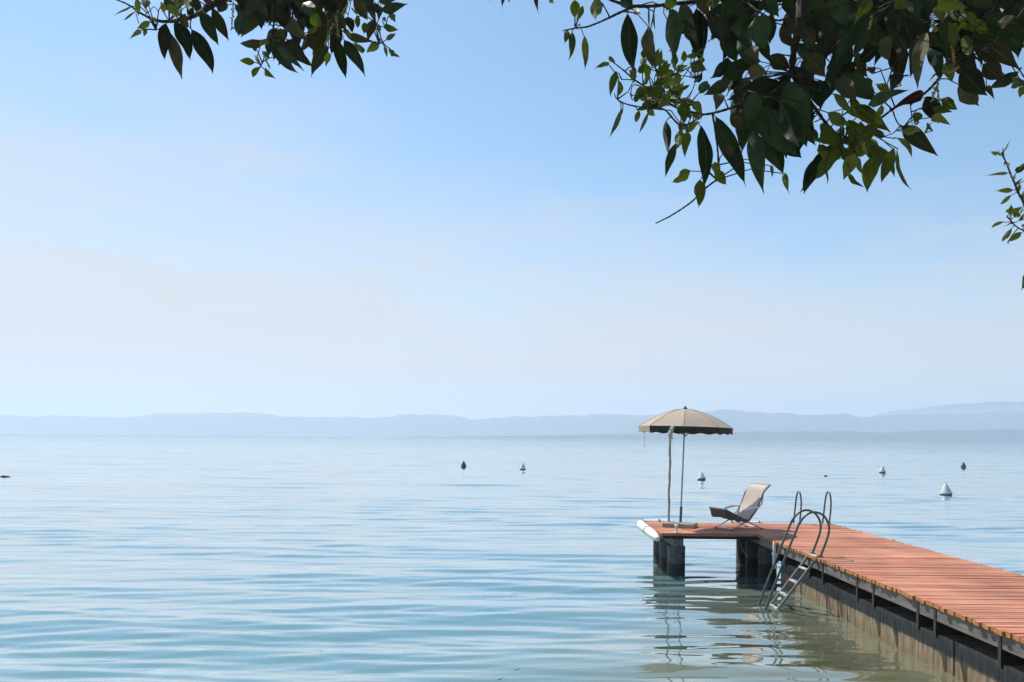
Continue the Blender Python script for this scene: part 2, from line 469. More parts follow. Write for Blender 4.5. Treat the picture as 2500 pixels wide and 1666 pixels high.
# ------------------------------------------------------------------ far shore hills
M['hill'] = mat('wooded_hillside', (.03, .052, .045), .95, 0, .5, .004)
def hills(prof, dist, depth, name, label, x_extra=4000):
    """prof: skyline as photo pixels; built as a ridge with a near and a far slope at its real distance"""
    xs = np.array([p[0] for p in prof], float); ys = np.array([p[1] for p in prof], float)
    hx, hz = [], []
    for x, y in zip(xs, ys):
        p = pix(x, y, dist); hx.append(p.x); hz.append(max(p.z, 3))
    gx = np.arange(hx[0], hx[-1], 36.0)
    gz = np.interp(gx, hx, hz)
    ker = np.ones(5)/5; gz = np.convolve(np.pad(gz, 2, 'edge'), ker, 'valid')
    rough = sum(a*np.sin(gx/l + p) for a, l, p in ((9, 310, .3), (7, 171, 1.2), (5, 97, 2.2), (4, 53, .7), (2.5, 31, 1.9), (2, 19, .2)))
    gz = np.maximum(gz + rough * np.clip(gz/200, 0, 1), 2)
    v, f = [], []
    offs = [(-depth, -.02), (-depth*.75, .22), (-depth*.5, .48), (-depth*.25, .78), (0, 1.0), (depth*.4, .7), (depth*.8, -.02)]
    rg = np.random.default_rng(int(dist))
    for j, (oy, k) in enumerate(offs):
        wob = rg.normal(0, .06, len(gx)) if 0 < j < 6 and j != 4 else np.zeros(len(gx))
        wob = np.convolve(np.pad(wob, 4, 'edge'), np.ones(9)/9, 'valid')*3
        for x, z, wv in zip(gx, gz, wob): v.append((x, dist + oy, z*(k + wv*.4 if k > 0 else 0) - (3 if k < 0 else 0)))
    n = len(gx)
    for j in range(len(offs)-1):
        for i in range(n-1): f.append((j*n+i, j*n+i+1, (j+1)*n+i+1, (j+1)*n+i))
    b = MB(); b.add(v, f)
    o = b.build(name, M['hill'], smooth=True)
    o['kind'] = 'structure'; o['label'] = label
hills([(-1400, 1005), (-600, 1000), (0, 1013), (150, 1018), (230, 1019), (290, 1017), (400, 1010), (560, 1009), (640, 1012), (700, 1014), (830, 1019),
       (900, 1022), (980, 1014), (1100, 1012), (1150, 1021), (1300, 1019), (1450, 1012), (1560, 1010), (1700, 1020), (1900, 1040), (2100, 1060), (2400, 1076)],
      9000, 900, 'hills', 'long pale blue ridge on the far shore, left half')
hills([(1250, 1064), (1400, 1050), (1560, 1032), (1660, 1018), (1720, 1007), (1800, 1003), (1900, 1008), (2000, 1013), (2070, 1009), (2110, 1018), (2220, 1014), (2300, 1010), (2420, 1006),
       (2500, 1005), (2800, 998), (3400, 990), (4200, 1000)], 8200, 700, 'hills', 'blue wooded ridge on the far shore at the right')
hills([(1000, 1066.5), (1150, 1066), (1300, 1064), (1450, 1061.5), (1640, 1057), (1800, 1053), (2000, 1055), (2150, 1056), (2250, 1050), (2330, 1051), (2420, 1048), (2500, 1046), (2800, 1038), (3400, 1030), (4200, 1040)],
      5200, 260, 'hills', 'low darker blue headland just above the waterline at right')
hills([(2000, 1050), (2200, 1000), (2300, 990), (2400, 984), (2500, 980), (2800, 965), (3300, 960), (4200, 990)], 13000, 900, 'hills',
      'faintest distant mountain behind the ridge at the right edge')

# haze
hz = MB(); hz.box((-21000, -900, -5), (21000, 16000, 480))
hm = bpy.data.materials.new('haze'); hm.use_nodes = True
hn = hm.node_tree.nodes
hn.remove(hn["Principled BSDF"])
pv = hn.new("ShaderNodeVolumePrincipled")
pv.inputs['Color'].default_value = (.70, .81, .95, 1)
pv.inputs['Density'].default_value = 1.72e-4
pv.inputs['Anisotropy'].default_value = .25
hm.node_tree.links.new(pv.outputs[0], hn["Material Output"].inputs['Volume'])
ho = hz.build('haze', hm); ho['kind'] = 'stuff'; ho['label'] = 'thin bright haze over the lake'

# shore under the photographer
sh = MB(); sh.box((-40, -45, -.6), (40, .6, .80))
M['shore'] = mat('pale_shore_gravel', (.28, .25, .20), .95, 0, .3, 3, .5)
shore = sh.build('ground', M['shore']); shore['kind'] = 'structure'; shore['label'] = 'pale gravel shore'

# ------------------------------------------------------------------ pier
DZ = .80
XL, XR = 2.78, 6.72
WX0 = 4.55
YF, YB = 13.68, 15.50
pier = thing('pier', 'red-stained slatted boardwalk pier with wider end platform on concrete piles', 'pier', (4.6, 8.0, 0))
def build_deck():
    b = MB()
    y = -3.0
    while y < YB - .05:
        wd = random.uniform(.054, .066)
        gap = random.choice((.004, .005, .006, .006, .008, .010)) if random.random() > .07 else random.uniform(.012, .018)
        on_platform = y > YF - .002
        x0 = (XL if on_platform else WX0) + random.gauss(0, .009) * (.3 if on_platform else 1.2)
        x1 = XR + random.gauss(0, .014)
        if not on_platform and random.random() < .07: x0 -= random.uniform(.005, .025)
        if random.random() < .05: x1 += random.uniform(.015, .05)
        base = random.gauss(0, .0022); bowz = random.gauss(0, .0025); cup = random.gauss(0, .0016); sk = random.gauss(0, .0022); skb = random.gauss(0, .0018)
        n = 6; vs = []; fs = []; ms = []; u = random.random()
        for i in range(n+1):
            t = i/n; x = x0 + (x1-x0)*t
            z = DZ + base + bowz*(4*t*(1-t) - .5) + random.gauss(0, .0006)
            yy = y + sk*t + skb*math.sin(math.pi*t)
            vs += [(x, yy, DZ - .045), (x, yy, z - .003), (x, yy + .004, z), (x, yy + wd - .004, z + cup), (x, yy + wd, z + cup - .003), (x, yy + wd, DZ - .045)]
        for i in range(n):
            o = i*6
            for k in range(6):
                k2 = (k+1) % 6
                fs.append((o+k, o+k2, o+6+k2, o+6+k)); ms.append(0)
        fs.append((5, 4, 3, 2, 1, 0)); ms.append(1); fs.append(tuple(n*6+k for k in range(6))); ms.append(1)
        b.add(vs, [tuple(reversed(f)) for f in fs], ms, [(u, 0)]*len(vs))
        y += wd + gap
    return b.build('deck', [M['deck'], M['deck_end']], pier)
build_deck()
b = MB(); b.box((WX0 + .03, -3, .615), (WX0 + .075, YF - .03, .752)); b.build('edge_beam', M['timber'], pier)
b = MB(); b.box((XR - .10, -3, .60), (XR - .05, YB - .05, .752)); b.build('edge_beam', M['timber'], pier)
b = MB()
for k in range(9): b.box((WX0 + .35 + k*.2, -3, .66), (WX0 + .42 + k*.2, YF - .1, .752))
b.build('joists', M['timber'], pier)
b = MB()
js = [-3, 1.1, 3.3, 5.55, 7.93, 10.75, 13.05]
for j0, j1 in zip(js[:-1], js[1:]): b.box((4.76 + random.uniform(-.006, .006), j0 + .010, -2), (6.62, j1 - .010, .408 + random.uniform(-.006, .006)))
b.box((4.80, -3, -2), (6.60, 13.0, .39))
b.build('concrete_wall', M['wall'], pier)
for yb in (12.75, 12.35, 11.35, 10.85, 9.77, 9.33, 8.31, 7.97, 6.91, 6.55, 5.5, 5.15, 4.1, 3.75):
    b = MB()
    b.box((WX0 + .022, yb - .022, .43), (WX0 + .05, yb + .022, .754))
    b.box((WX0 + .05, yb - .018, .46), (WX0 + .40, yb + .018, .612))
    b.build('bracket', M['iron'], pier)
for X0 in (3.02, 4.74):
    b = MB(); b.box((X0, YF + .05, .545), (X0 + .18, YB - .05, .752)); b.build('cross_beam', M['timber'], pier)
for X0 in (3.11, 4.83):
    for yp in (13.92, 14.68, 15.30):
        b = MB(); b.lathe([(.165, -2.5), (.165, .53), (.155, .543)], (X0, yp, 0), 28); b.build('pile', M['pile'], pier, smooth=True)
# thin side board on the platform front and back
b = MB(); b.box((XL + .03, YF + .004, .70), (XR - .11, YF + .03, .752)); b.build('edge_beam', M['iron'], pier)
b = MB(); b.box((XL + .03, YB - .04, .62), (XR - .11, YB - .01, .752)); b.build('edge_beam', M['timber'], pier)
# hanging rope by the inner piles
b = MB()
p0, p1 = pix(1801, 1312, 14.6), pix(1826, 1362, 14.2)
pts = []
for i in range(9):
    t = i/8; p = p0.lerp(p1, t); p.z -= .05*math.sin(math.pi*t); pts.append(p)
b.tube(pts, .008, 6); b.build('rope', M['rope'], pier)
# white upright on the inner corner
b = MB(); p = on_plane(1900, 1386, .34)
b.box((WX0 - .03, 12.72, .33), (WX0 + .012, 12.78, .79)); b.box((WX0 - .035, 12.69, .56), (WX0 + .016, 12.81, .60))
b.build('white_upright', M['white_paint'], pier)

# ------------------------------------------------------------------ ladders
def smooth_path(pts, n=8):
    pts = [Vector(p) for p in pts]; out = []
    for i in range(len(pts)-1):
        p0, p1, p2, p3 = pts[max(i-1, 0)], pts[i], pts[i+1], pts[min(i+2, len(pts)-1)]
        for k in range(n):
            t = k/n
            out.append(.5*((2*p1) + (-p0+p2)*t + (2*p0-5*p1+4*p2-p3)*t*t + (-p0+3*p1-3*p2+p3)*t**3))
    out.append(pts[-1]); return out

def ladder(label, base, ex, ey, width, bend=.0):
    """ex: unit vector over the water (outwards), ey: along the pier edge"""
    base, ex, ey = Vector(base), Vector(ex), Vector(ey)
    root = thing('swim_ladder', label, 'ladder', base, 'swim ladders on the pier')
    def q(o, a, z): return base + ex*o + ey*a + Vector((0, 0, z))
    rail = [(.84, -.5), (.83, -.12), (.49, .82), (.37, 1.12), (.29, 1.31), (.19, 1.43), (.07, 1.47), (-.05, 1.43), (-.12, 1.34), (-.15, 1.23), (-.12, 1.07), (-.02, .80), (.0, .74)]
    for a in (-width/2, width/2):
        b = MB(); b.tube(smooth_path([q(o, a, z - .8*0) for o, z in rail], 6), .017, 10)
        b.tube([q(-.02, a, .795), q(-.02, a, .815)], .045, 12)
        b.build('handrail', M['steel'], root, smooth=True)
    for a in (-width/2, width/2):
        b = MB(); b.beam(q(.0, a, .82), q(.95, a, -.45), .022, .034, up=ex); b.build('stringer', M['aluminium'], root)
    L0, L1 = q(.0, 0, .82), q(.95, 0, -.45)
    d = (L1 - L0).normalized()
    for k in range(5):
        c = L0 + d*(.03 + k*.245)
        b = MB(); b.beam(c - ey*(width/2 - .012), c + ey*(width/2 - .012), .05, .022, up=(0, 0, 1)); b.build('step', M['rung'], root)
    return root
ladder('steel swim ladder with arched handrails on the near edge of the walkway', (4.61, 11.22, 0), (-1, 0, 0), (0, 1, 0), .30)
ladder('steel ladder on the far edge, only its two narrow hoops showing', (6.34, YB - .02, 0), (0, .62, 0), (1, 0, 0), .62)

# ------------------------------------------------------------------ fenders
def fender(label, pts, r, ties, taper=False):
    root = thing('fender_roll', label, 'fender', Vector(pts[0]), 'white fender rolls along the platform edge')
    b = MB(); sp_ = smooth_path(pts, 6); m_ = len(sp_)
    rr = [r*(min(1, .45 + .55*(i/(m_*.16))**.6) if taper else 1)*(1 + .03*math.sin(i*1.9)) for i in range(m_)]
    rr[-1] *= .8
    b.tube(sp_, rr, 20); b.build('roll', M['fender'], root, smooth=True)
    path = smooth_path(pts, 20)
    for t in ties:
        i = int(t*(len(path)-2)); d = (path[i+1]-path[i]).normalized()
        b = MB(); b.tube([path[i]-d*.018, path[i]+d*.018], r + .006, 20); b.build('strap', M['strap'], root)
zf = .745
fender('white fender roll bent round the left corner of the platform', [(XL - .05, 13.74, zf - .06), (XL - .08, 14.05, zf - .02), (XL - .09, 14.5, zf), (XL - .09, 15.2, zf+.01), (XL - .07, 15.42, zf+.02), (XL + .03, 15.56, zf+.02), (XL + .25, 15.60, zf+.02), (XL + .60, 15.60, zf+.02)], .086, (.30, .62, .90), True)
fender('straight white fender roll on the back edge behind the deckchair', [(4.60, YB + .09, .775), (4.95, YB + .09, .775), (5.30, YB + .09, .775)], .06, (.12, .88))

# ------------------------------------------------------------------ parasol
PB = Vector((3.385, 14.80, DZ))
par = thing('beach_parasol', 'round beige beach parasol with dark valance at the end of the pier', 'parasol', PB)
apex = Vector((3.462, 14.80, 3.150)); RIM = .912; TILT = .022
def rim_pt(a, r, z):   # a measured from the side facing the shore; canopy leans a little to the right
    x, y = r*math.sin(a), -r*math.cos(a)
    return apex + Vector((x, y, z - x*TILT))
seams = [R(-60 + 45*k) for k in range(8)]
def can_z(r): return -.365*(r/RIM)**1.75
def canopy():
    b = MB(); NR, NA = 10, 8
    for s in range(8):
        a0, a1 = seams[s], seams[s] + R(45)
        vs, fs = [], []
        for i in range(NR+1):
            r = RIM*(i/NR)
            for j in range(NA+1):
                t = j/NA; a = a0 + (a1-a0)*t
                chord = math.cos(R(22.5))/math.cos((t-.5)*R(45))
                rr = r*(1 - .75*(1-chord))
                sag = .034*math.sin(math.pi*t)*(i/NR)*(1.1 - .4*(i/NR)) + .004*math.sin(t*11 + s*2 + i*.7)*(i/NR)
                vs.append(rim_pt(a, rr, can_z(r) - sag*.6 + (.012*math.sin(math.pi*t) if i == NR else 0)))
        for i in range(NR):
            for j in range(NA): fs.append((i*(NA+1)+j, i*(NA+1)+j+1, (i+1)*(NA+1)+j+1, (i+1)*(NA+1)+j))
        b.add(vs, fs)
    return b.build('canopy', M['canvas'], par, smooth=True)
cano = canopy()
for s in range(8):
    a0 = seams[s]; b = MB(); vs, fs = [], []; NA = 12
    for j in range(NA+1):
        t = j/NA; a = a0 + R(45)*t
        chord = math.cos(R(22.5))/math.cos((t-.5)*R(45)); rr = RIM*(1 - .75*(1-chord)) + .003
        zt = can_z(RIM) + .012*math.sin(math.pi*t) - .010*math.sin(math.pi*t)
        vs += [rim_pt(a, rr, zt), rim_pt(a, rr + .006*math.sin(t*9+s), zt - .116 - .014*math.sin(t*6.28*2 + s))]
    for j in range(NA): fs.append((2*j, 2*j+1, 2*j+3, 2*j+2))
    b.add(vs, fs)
    light = s in (7, 6)  # sun-side panels pale, the others dark: sunlight put into the cloth colour
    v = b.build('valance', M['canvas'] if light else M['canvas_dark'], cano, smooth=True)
    if light: v['label'] = 'valance panel coloured pale as if sunlit'
for a in seams:
    b = MB(); b.tube([rim_pt(a, r, can_z(r) - .012) for r in (0.03, .25, .5, .75, .93)], .006, 6); b.build('rib', M['sleeve'], par)
    c = rim_pt(a, .5, can_z(.5) - .015); b = MB(); b.tube([apex + Vector((0, 0, -.55)), c], .005, 6); b.build('strut', M['sleeve'], par)
for a in seams:
    b = MB(); b.tube([rim_pt(a, r, can_z(r) + .003) for r in np.linspace(.04, RIM, 12)], .0035, 5); b.build('seam', M['seam'], cano)
b = MB(); b.lathe([(.05, -.01), (.045, .012), (.022, .03), (.018, .05), (0, .062)], apex, 14); b.build('finial', M['rubber'], par, smooth=True)
b = MB(); b.tube([PB + Vector((0, 0, .10)), PB.lerp(apex, .5), apex], .0165, 12); b.build('pole', M['pole_metal'], par, smooth=True)
b = MB(); b.tube([PB + Vector((0, 0, .02)), PB.lerp(apex, .16)], .026, 12); b.tube([PB.lerp(apex, .155), PB.lerp(apex, .165)], .031, 12); b.build('pole_sleeve', M['sleeve'], par, smooth=True)
rp_ = rim_pt(R(-72), RIM, can_z(RIM) - .02)
b = MB(); b.tube([rp_, rp_ + Vector((.003, -.01, -.15)), rp_ + Vector((.0, -.01, -.36))], [.004, .004, .005], 6); b.tube([rp_ + Vector((0, -.01, -.36)), rp_ + Vector((0, -.01, -.40))], .009, 6); b.build('cord', M['rope'], par)

b = MB()
c, s_ = math.cos(R(-24)), math.sin(R(-24))
slab_c = Vector((3.36, 14.72, DZ))
def slab_ring(hw, hh, z): return [slab_c + Vector((c*x - s_*y, s_*x + c*y, z)) for x, y in ((-hw, -hh), (hw, -hh), (hw, hh), (-hw, hh))]
rings = [slab_ring(.31, .2, .002), slab_ring(.31, .2, .072), slab_ring(.297, .187, .085)]
vs = [p for r_ in rings for p in r_]; fs = [(3, 2, 1, 0), (8, 9, 10, 11)]
for i in range(2):
    for k in range(4): fs.append((i*4+k, i*4+(k+1) % 4, i*4+4+(k+1) % 4, i*4+4+k))
b.add(vs, fs); tag(b.build('stone_slab', M['slab'], origin=slab_c), 'pale rectangular stone slab weighting the foot of the parasol', 'slab')

# crooked wooden pole lashed to the rim
pr = thing('wooden_pole', 'crooked wooden pole lashed to the parasol rim, left of its shaft', 'pole', (3.18, 14.9, DZ))
prng = random.Random(3); pts = []
b0, b1 = on_plane(1632, 1283, DZ), pix(1637, 1046, 13.92)
b0 = Vector((b0.x, min(b0.y, 14.95), DZ + .003))
for i in range(25):
    t = i/24; p = b0.lerp(b1, t); k = math.sin(math.pi*t)
    p.x += (.006*math.sin(t*13) + .005*math.sin(t*29 + 1))*k; pts.append(p)
b = MB(); b.tube(pts, [.022 + .002*math.sin(i*2.1) + (.003 if i % 6 == 0 else 0) - .003*i/24 for i in range(25)], 12); b.build('shaft', M['pole_wood'], pr, smooth=True)
b = MB(); b.tube([pts[-3] + Vector((.0, 0, -.02)), pts[-2], pts[-1] + Vector((.04, 0, .03))], [.035, .046, .03], 10)
b.tube([pts[-1] + Vector((.06, -.03, .05)), pts[-2] + Vector((-.04, -.05, -.04)), pts[-3] + Vector((.03, -.03, -.03))], .018, 8); b.build('lashing', M['rope'], pr, smooth=True)

# mooring post
mp_ = on_plane(1648, 1300, DZ)
b = MB(); b.lathe([(.028, 0), (.042, .004), (.042, .02), (.024, .03), (.024, .125), (.036, .13), (.036, .15), (.02, .158)], (mp_.x, YF + .07, DZ), 16)
tag(b.build('mooring_post', M['white_paint'], smooth=True, origin=(mp_.x, YF + .07, DZ)), 'short pale mooring post at the front edge of the platform', 'mooring post')

# ------------------------------------------------------------------ deckchair
def deckchair():
    C0 = on_plane(1803, 1291, DZ)
    root = thing('deckchair', 'beige fabric folding deckchair facing left on the end of the pier', 'deckchair', C0)
    yaw = R(24)
    fx = Vector((-math.cos(yaw), -math.sin(yaw), 0)); ly = Vector((math.sin(yaw), -math.cos(yaw), 0))  # ly: towards shore side
    def q(u, z, a): return C0 + fx*(u*.93) + ly*a + Vector((0, 0, z))
    W = .235
    back = [(-.03, .205), (-.14, .30), (-.27, .44), (-.35, .58), (-.41, .70), (-.48, .81), (-.60, .865)]
    seat = [(-.10, .20), (.0, .195), (.12, .225), (.26, .285), (.40, .345), (.53, .40)]
    def sheet(prof, name, m, thick=.012, n=10):
        pp = smooth_path([Vector((u, z, 0)) for u, z in prof], 5)
        b = MB(); vs, fs = [], []; ns = len(pp)
        for side in (0, 1):
            for i, p in enumerate(pp):
                d = (pp[min(i+1, ns-1)] - pp[max(i-1, 0)]).normalized(); nn = Vector((-d.y, d.x, 0))
                for j in range(n+1):
                    a = -W + 2*W*j/n
                    sag = -.03*(1 - (a/W)**2)*math.sin(math.pi*i/(ns-1))
                    up = 1 if name == 'seat' else -1
                    vs.append(q(p.x + nn.x*(sag*(1 if name == 'seat' else -1)*-up*0 + (thick if side else 0)), p.y + sag*.6 + nn.y*(thick if side else 0), a))
        o = ns*(n+1)
        for i in range(ns-1):
            for j in range(n):
                k = i*(n+1)+j
                fs.append((k, k+1, k+n+2, k+n+1)); fs.append((o+k, o+k+n+1, o+k+n+2, o+k+1))
        for i in range(ns-1):
            for k, e in ((i*(n+1), 0), (i*(n+1)+n, 1)): fs.append((k, k+n+1, o+k+n+1, o+k))
        for j in range(n):
            fs.append((j, j+1, o+j+1, o+j)); k = (ns-1)*(n+1)+j; fs.append((k, k+1, o+k+1, o+k))
        b.add(vs, fs); return b.build(name, m, root, smooth=True)
    sheet(back, 'backrest', M['sling'])
    sheet(seat, 'seat', M['sling_shade'])
    dr = MB(); us = np.linspace(-.02, .54, 12)
    for i in range(11):
        u0, u1 = us[i], us[i+1]
        def zt(u): return .195 + .38*max(0, u-.02)
        def zb(u): return zt(u) - .03 - .13*min(1, max(0, (u+.02)/.5))**.8 - .01*math.sin(u*30)
        a = W + .028 + .004*math.sin(i*1.3); a2 = W + .028 + .004*math.sin((i+1)*1.3)
        vs = [q(u0, zt(u0), a), q(u1, zt(u1), a2), q(u1, zb(u1), a2), q(u0, zb(u0), a), q(u0, zt(u0), a-.008), q(u1, zt(u1), a2-.008), q(u1, zb(u1), a2-.008), q(u0, zb(u0), a-.008)]
        dr.add(vs, [(0,1,2,3),(7,6,5,4),(0,4,5,1),(3,2,6,7)])
    dr.build('added_side_shade_panel', M['sling_shade'], root)  # dark panel added to stand for the seat's shaded underside
    hm_ = MB(); nn = 10; vs = []
    for i in range(5):
        for j in range(nn+1):
            a = -W + 2*W*j/nn; f = i/4
            vs.append(q(.555 - .05*f + .006*math.sin(j*1.7)*f, .405 - .17*f - .008*math.sin(j*.9)*f, a))
    vs2 = [p - fx*.006 for p in vs]; fs = []
    for i in range(4):
        for j in range(nn):
            k = i*(nn+1)+j; o = len(vs)
            fs += [(k, k+1, k+nn+2, k+nn+1), (o+k, o+k+nn+1, o+k+nn+2, o+k+1)]
    hm_.add(vs + vs2, fs); hm_.build('front_flap', M['sling_shade'], root, smooth=True)
    # side rails
    for sgn in (-1, 1):
        a = sgn*(W + .012)
        b = MB(); b.tube(smooth_path([q(u, z - .012, a) for u, z in ((.55, .415), (.40, .35), (.2, .25), (.0, .175), (-.12, .27), (-.26, .42), (-.36, .60), (-.43, .73), (-.60, .868))], 4), .014, 8)
        b.build('side_rail', M['sleeve'], root, smooth=True)
        b = MB(); b.tube([q(.40, .012, a*.94), q(.1, .13, a*.94), q(-.22, .36, a*.94), q(-.40, .50, a*.94), q(-.44, .74, a*.94)], .012, 8); b.build('leg', M['chair_frame'], root, smooth=True)
        b = MB(); b.tube([q(-.42, .012, a*.86), q(-.2, .09, a*.86), q(.03, .20, a*.86), q(.2, .28, a*.86)], .012, 8); b.build('leg', M['chair_frame'], root, smooth=True)
        b = MB(); b.tube([q(-.30, .43, a*1.05), q(-.10, .425, a*1.05), q(.12, .385, a*1.05)], [.018, .024, .02], 10); b.build('armrest', M['chair_arm'], root, smooth=True)
        b = MB(); b.tube([q(.12, .38, a*1.05), q(.2, .25, a)], .01, 8); b.build('arm_support', M['chair_frame'], root)
        b = MB(); b.tube([q(-.405, .0, a*.86), q(-.435, .02, a*.86)], .018, 8); b.build('foot', M['rubber'], root)
        b = MB(); b.tube([q(.385, .0, a*.94), q(.415, .02, a*.94)], .018, 8); b.build('foot', M['rubber'], root)
    for u, z in ((.55, .412), (-.60, .865)):
        b = MB(); b.tube([q(u, z, -W-.02), q(u, z, W+.02)], .014, 8); b.build('cross_bar', M['chair_frame'], root, smooth=True)
    for u, z in ((.38, .03), (-.40, .03)):
        b = MB(); b.tube([q(u, z, -W), q(u, z, W)], .013, 8); b.build('cross_bar', M['chair_arm'], root, smooth=True)
deckchair()

# ------------------------------------------------------------------ buoys
def make_buoy(label, top_mat):
    root = thing('mooring_buoy', label, 'buoy', (0, 0, 0), 'mooring buoys off the pier')
    b = MB(); b.lathe([(.262, .13), (.25, .17), (.215, .235), (.15, .38), (.085, .52), (.055, .565), (.03, .585), (0, .59)], (0, 0, 0), 28); b.build('cone', top_mat, root, smooth=True)
    b = MB(); b.lathe([(.12, -.2), (.19, -.02), (.235, .06), (.264, .125), (.262, .135)], (0, 0, 0), 28); b.build('float_base', M['buoy_grey'], root, smooth=True)
    b = MB(); ring = [Vector((.03*math.cos(a), 0, .605 + .03*math.sin(a))) for a in np.linspace(0, 2*math.pi, 13)]
    b.tube(ring, .008, 6, caps=False); b.build('ring', M['iron'], root, smooth=True)
    return root
wb = make_buoy('white cone buoy alone in the water above the middle of the photo', M['buoy_white'])
db = make_buoy('dark green cone buoy, left of all the others', M['buoy_dark'])
def wpos(x, y): p = on_plane(x, y, 0.0); return (p.x, p.y, -.03)
wb.location = wpos(1276, 1148); wb.rotation_euler = (R(3), R(2), .4); wb.scale = (.98,)*3
wb['label'] = 'white cone buoy right next to the leftmost dark buoy'
db.location = wpos(1132, 1141); db.scale = (.92,)*3
for px, py, sc, rx, ry, lab in ((1713, 1173, 1.0, -4, 8, 'white cone buoy between the parasol poles and the deckchair'),
                        (2154, 1155, 1.0, 2, -2, 'small white cone buoy beyond the ladder, near the far dark buoy'),
                        (2310, 1210, 1.02, -2, -3, 'nearest and largest white cone buoy, out right of the pier')):
    r_ = dup(wb, wpos(px, py), lab, random.uniform(0, 3), sc); r_.rotation_euler.x = R(rx); r_.rotation_euler.y = R(ry)
r_ = dup(db, wpos(2352, 1142), 'small dark cone buoy farthest out at the right', 1.0, .95); r_.rotation_euler.y = R(5)

# ------------------------------------------------------------------ floating bits
def drift(label, x, y, L, r, rot, cat='driftwood', name='driftwood', lift=.01):
    c_ = on_plane(x, y, 0); rg = random.Random(int(x))
    pts = [(L*(t-.5), .06*L*math.sin(t*5 + x), lift + .35*r*math.sin(t*4)) for t in np.linspace(0, 1, 9)]
    rad = [r*(.45 + .55*math.sin(math.pi*(.12 + .76*t)))*rg.uniform(.85, 1.15) for t in np.linspace(0, 1, 9)]
    b = MB(); b.tube(pts, rad, 9); o = b.build(name, M['wood_grey'], smooth=True)
    o.location = c_; o.rotation_euler.z = rot
    tag(o, label, cat)
drift('dark bit of driftwood floating at the left edge of the photo', 13, 1165, .55, .055, .1, lift=.02)
drift('tiny dark drifting stick beyond the ladder, between two white buoys', 2016, 1163, .22, .04, .2, lift=.02)
drift('thin pale twig floating in the near water, centre', 1266, 1636, .13, .005, .9, 'twig', 'floating_twig')
drift('second thin twig floating at the very bottom, centre', 1222, 1660, .10, .004, .8, 'twig', 'floating_twig')

